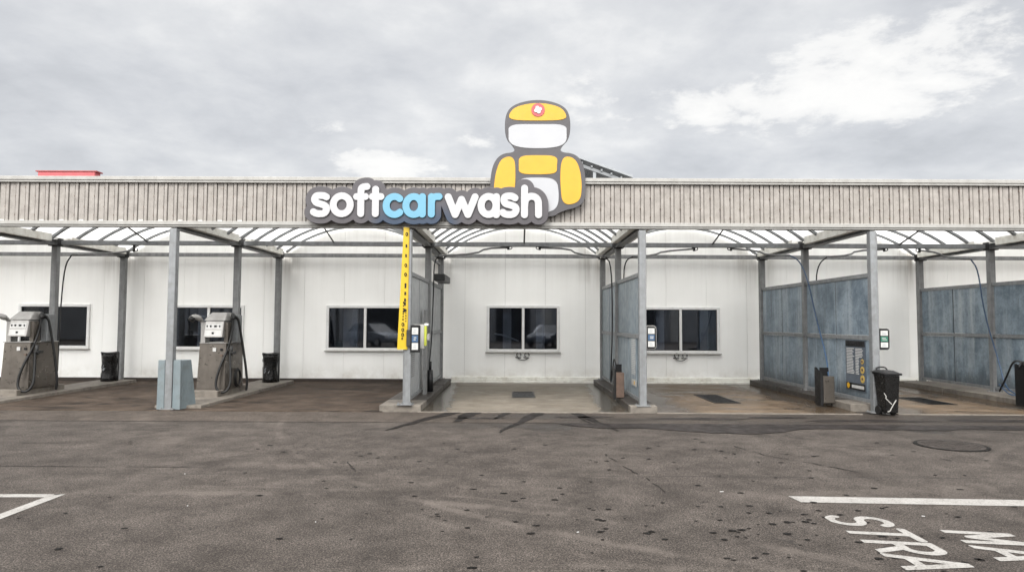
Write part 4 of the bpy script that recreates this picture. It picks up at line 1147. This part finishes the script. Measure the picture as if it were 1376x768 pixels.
poly_plate([(695, 240), (722, 238), (748, 240), (751, 262), (749, 279), (736, 286), (694, 288), (693, 262)], 0, 12.452, .016, 'sign_pale', 'pale_field', board)
cx, cz = SP(722.5, 146.5)
d = MB().disc((cx, 12.440, cz), .125, .02, 32).build('emblem_disc', 'red', board)
b = MB()
for a in range(4):
    t = a * PI / 2 + .35; b.disc((cx + .040 * math.cos(t), 12.430 - a * .0008, cz + .040 * math.sin(t)), .036, .012, 16)
b.build('emblem_mark', 'white_print', d)
b = MB()
for x in (-.1, .7): b.box(x - .03, x + .03, 12.508, 12.56, 3.9, 4.2)
b.build('standoff', 'dark_steel', board)

# ------------------------------------------------------------------ rooftop things
e = empty('red_roof_sign', (-14.1, 21.1, 4.72), 'red box sign showing its top above the fascia at the left', 'sign')
b = MB().box(-15.0, -13.2, 21.0, 21.3, 5.9, 6.30); b.build('sign_box', 'red', e, bevel=.015)
MB().box(-15.06, -13.14, 20.98, 21.32, 6.30, 6.335).build('cap', 'maroon', e)
for x in (-14.8, -13.4): MB().box(x - .06, x + .06, 21.1, 21.2, 4.72, 5.9).build('leg', 'galv_dark', e)
e = empty('roof_rack', (2.9, 23.5, 4.72), 'sloping grey framed roof rack seen above the fascia behind the board', 'roof rack')
b = MB(); b.hexa([(.9, 23.0, 7.75), (4.05, 23.0, 6.62), (4.05, 25.5, 6.62), (.9, 25.5, 7.75)], [(.9, 23.0, 7.83), (4.05, 23.0, 6.70), (4.05, 25.5, 6.70), (.9, 25.5, 7.83)])
b.build('sloping_deck', 'rack', e)
b = MB()
for k in range(10):
    t = k / 9; x = .95 + 3.05 * t; z = 7.73 - 1.13 * t
    b.box(x - .03, x + .03, 23.02, 25.4, z - .13, z - .06)
b.bar((.9, 23.1, 7.55), (4.0, 23.1, 6.44), .06, .1)
b.build('purlin', 'rack_dark', e)
for x, z in ((1.2, 7.4), (2.75, 6.9), (3.8, 6.5)): MB().box(x - .05, x + .05, 23.1, 23.2, 4.72, z).build('leg', 'rack', e)

# ------------------------------------------------------------------ what the windows mirror
hall2 = empty('opposite_hall', (0, -22, 0), 'grey hall with pale pillars across the yard, seen only mirrored in the windows', 'building')
b = MB()
b.box(-45, 45, -32, -22, 0, 6.5); b.build('wall', 'hall', hall2)
for k in range(16):
    x = -42 + k * 5.6; MB().box(x - .45, x + .45, -21.99, -21.6, 0, 6.2).build('pillar', 'hall_pale', hall2)
    if k % 2: MB().box(x + 1.2, x + 4.2, -21.99, -21.95, 0, 3.8).build('door', 'hall_dark', hall2)
def car(loc, rz, paint, label):
    e = empty('parked_car', (0, 0, 0), label, 'car', 'cars mirrored in the windows')
    prof = [(-2.0, .35), (-2.05, .62), (-1.98, .95), (-1.2, 1.0), (.95, .98), (1.85, .80), (2.02, .58), (2.0, .32)]
    b = MB(); b.prism(prof, -.86, .86, 'y'); body = b.build('body', paint, e, bevel=.07, seg=3)
    lo = [(-1.95, -.80, .97), (1.0, -.80, .97), (1.0, .80, .97), (-1.95, .80, .97)]
    hi = [(-1.55, -.60, 1.48), (.10, -.60, 1.50), (.10, .60, 1.50), (-1.55, .60, 1.48)]
    b = MB().hexa(lo, hi); b.build('cabin', 'car_glass', e, bevel=.05, seg=2)
    b = MB().box(-1.52, .10, -.61, .61, 1.47, 1.53); b.build('roof', paint, e, bevel=.03, seg=2)
    for yy in (-.70, .70):
        b = MB(); s = 1 if yy > 0 else -1
        for x0, x1 in ((.98, .08), (-.42, -.42), (-1.93, -1.50)): b.bar((x0, s * .80, .97), (x1, s * .60, 1.49), .06, .05)
        b.build('pillar', paint, e)
        for xx in (-1.28, 1.28):
            w = MB().disc((xx, yy + (.05 if yy > 0 else -.22), .31), .31, .17, 24, 'y').build('wheel', 'rubber', e, bevel=.02)
            MB().disc((xx, yy + (.19 if yy > 0 else -.225), .31), .20, .035, 16, 'y').build('rim', 'inox_pale', w)
        MB().box(1.86, 1.98, min(yy * .7, yy * 1.15), max(yy * .7, yy * 1.15), .62, .76).build('headlight', 'lamp_white', e, bevel=.02)
        MB().box(-2.06, -1.97, min(yy * .8, yy * 1.18), max(yy * .8, yy * 1.18), .72, .92).build('tail_light', 'tail_red', e, bevel=.02)
    b = MB(); b.box(2.0, 2.04, -.26, .26, .40, .51); b.box(-2.09, -2.04, -.26, .26, .50, .61); b.build('number_plate', 'white_print', e)
    e.location = loc; e.rotation_euler.z = rz
    return e
car((-9.2, -8.0, 0), math.radians(40), 'car_grey', 'grey hatchback mirrored in the window left of the yellow banner')
car((2.4, -8.5, 0), math.radians(115), 'car_dark', 'dark blue car mirrored in the window of the middle bay')

# ------------------------------------------------------------------ sky and light
w = bpy.data.worlds.new('World'); SC.world = w; w.use_nodes = True
nt = w.node_tree; nt.nodes.clear()
SUN_EL, SUN_AZ = math.radians(44), math.radians(202)   # azimuth from +Y clockwise: behind the camera, to the left
sky = nt.nodes.new('ShaderNodeTexSky'); sky.sky_type = 'NISHITA'; sky.sun_disc = False
sky.sun_elevation = SUN_EL; sky.sun_rotation = SUN_AZ; sky.dust_density = 2.5
bg1 = N(nt, 'ShaderNodeBackground'); L(nt, sky.outputs[0], bg1.inputs[0]); bg1.inputs[1].default_value = .05
gen = N(nt, 'ShaderNodeTexCoord').outputs['Generated']
sep = N(nt, 'ShaderNodeSeparateXYZ'); L(nt, gen, sep.inputs[0])
zc = math_(nt, 'MAXIMUM', sep.outputs[2], 0.0)
# cloud deck seen on a plane overhead: direction / (z + k)
den = math_(nt, 'ADD', zc, .22)
cmb = N(nt, 'ShaderNodeCombineXYZ')
L(nt, math_(nt, 'DIVIDE', sep.outputs[0], den), cmb.inputs[0]); L(nt, math_(nt, 'DIVIDE', sep.outputs[1], den), cmb.inputs[1])
cl = noise(nt, cmb.outputs[0], .9, 9, .55, .15)
cl2 = noise(nt, cmb.outputs[0], 2.8, 10, .60, .12)
mul = lambda a, b_: math_(nt, 'MULTIPLY', a, b_)
dens = math_(nt, 'ADD', mul(cl, .55), mul(cl2, .45))
base = ramp(nt, dens, [(.36, (.56, .575, .602)), (.44, (.65, .664, .69)), (.52, (.75, .76, .774)), (.60, (.90, .90, .895))])
# thin places where the cloud breaks and lets the light through, given by direction (tan az, tan el)
yy = math_(nt, 'MAXIMUM', sep.outputs[1], .05)
U = math_(nt, 'DIVIDE', sep.outputs[0], yy); V = math_(nt, 'DIVIDE', sep.outputs[2], yy)
tot = None
F = 909.0
for (px, py, sx, sy, k) in ((930, 138, 70, 26, 1.0), (1165, 120, 120, 42, 1.1), (1190, 55, 75, 30, .8), (505, 215, 55, 20, .75), (560, 222, 60, 16, .5), (700, 72, 26, 18, .7), (660, 30, 30, 12, .35), (775, 128, 30, 30, .55), (640, 185, 20, 10, .5), (440, 170, 40, 12, .35), (1330, 40, 60, 40, .5)):
    u0 = (px - 691) / F; v0 = (432 - py) / F
    du = mul(math_(nt, 'SUBTRACT', U, u0), F / sx); dv = mul(math_(nt, 'SUBTRACT', V, v0), F / sy)
    d2 = math_(nt, 'ADD', mul(du, du), mul(dv, dv))
    g = mul(math_(nt, 'POWER', 2.718, mul(d2, -.6)), k)
    tot = g if tot is None else math_(nt, 'ADD', tot, g)
n9 = noise(nt, cmb.outputs[0], 3.6, 10, .62, .25); n10 = noise(nt, cmb.outputs[0], 11, 8, .62, .2)
tx = math_(nt, 'SUBTRACT', math_(nt, 'ADD', mul(n9, .72), mul(n10, .28)), .5)
brk = math_(nt, 'ADD', mul(tot, .70), mul(tx, 2.9))
brk = mul(smooth(nt, brk, .24, .58), smooth(nt, tot, .0, .35))
brk = math_(nt, 'ADD', mul(brk, .8), mul(smooth(nt, math_(nt, 'ADD', mul(tot, .72), mul(tx, 2.6)), .55, .85), .2))
front = smooth(nt, sep.outputs[1], .02, .25)
col = mix(nt, mul(mul(brk, front), .95), base, (1.0, .99, .965))
# an overcast sky is about three times as bright overhead as at the horizon; extra warm brightness is added behind the camera to light the wall
over = smooth(nt, sep.outputs[2], .45, .95)
back = smooth(nt, sep.outputs[1], 0.0, -.7)
lum = math_(nt, 'ADD', .60, math_(nt, 'ADD', mul(over, 1.5), mul(back, 2.95)))
warm = mix(nt, math_(nt, 'MAXIMUM', over, back), (1, 1, 1), (1.0, .975, .935))
bg2 = N(nt, 'ShaderNodeBackground'); L(nt, mix(nt, 1.0, col, warm, 'MULTIPLY'), bg2.inputs[0]); L(nt, lum, bg2.inputs[1])
mx = N(nt, 'ShaderNodeMixShader'); mx.inputs[0].default_value = .90
L(nt, bg1.outputs[0], mx.inputs[1]); L(nt, bg2.outputs[0], mx.inputs[2])
out = N(nt, 'ShaderNodeOutputWorld'); L(nt, mx.outputs[0], out.inputs[0])

sun = bpy.data.lights.new('sun', 'SUN'); sun.energy = 1.5; sun.angle = math.radians(16); sun.color = (1, .97, .93)
so = bpy.data.objects.new('sun', sun); COL.objects.link(so)
sd = Vector((math.sin(SUN_AZ) * math.cos(SUN_EL), math.cos(SUN_AZ) * math.cos(SUN_EL), math.sin(SUN_EL)))
so.rotation_euler = sd.to_track_quat('Z', 'Y').to_euler(); so.location = (0, -10, 30)

# ------------------------------------------------------------------ camera
cam = bpy.data.cameras.new('camera'); co = bpy.data.objects.new('camera', cam); COL.objects.link(co)
cam.sensor_width = 36; cam.lens = 36 * 909.08 / 1376; cam.clip_end = 1500; cam.clip_start = .1
pt, yw, rl = .053415, -.003435, .004743
fw = Vector((math.sin(yw) * math.cos(pt), math.cos(yw) * math.cos(pt), math.sin(pt)))
rt = Vector((math.cos(yw), -math.sin(yw), 0)); up = rt.cross(fw)
r2 = rt * math.cos(rl) + up * math.sin(rl); u2 = up * math.cos(rl) - rt * math.sin(rl)
mw = Matrix((r2, u2, -fw)).transposed().to_4x4(); mw.translation = (0, 0, 1.65)
co.matrix_world = mw
SC.camera = co
SC.view_settings.view_transform = 'Standard'; SC.view_settings.look = 'None'; SC.view_settings.gamma = 1
SC.view_settings.use_curve_mapping = False; SC.view_settings.exposure = 0.88
SC.cycles.max_bounces = 10; SC.cycles.transparent_max_bounces = 12; SC.cycles.diffuse_bounces = 5
SC.cycles.use_denoising = True
bpy.context.view_layer.update()
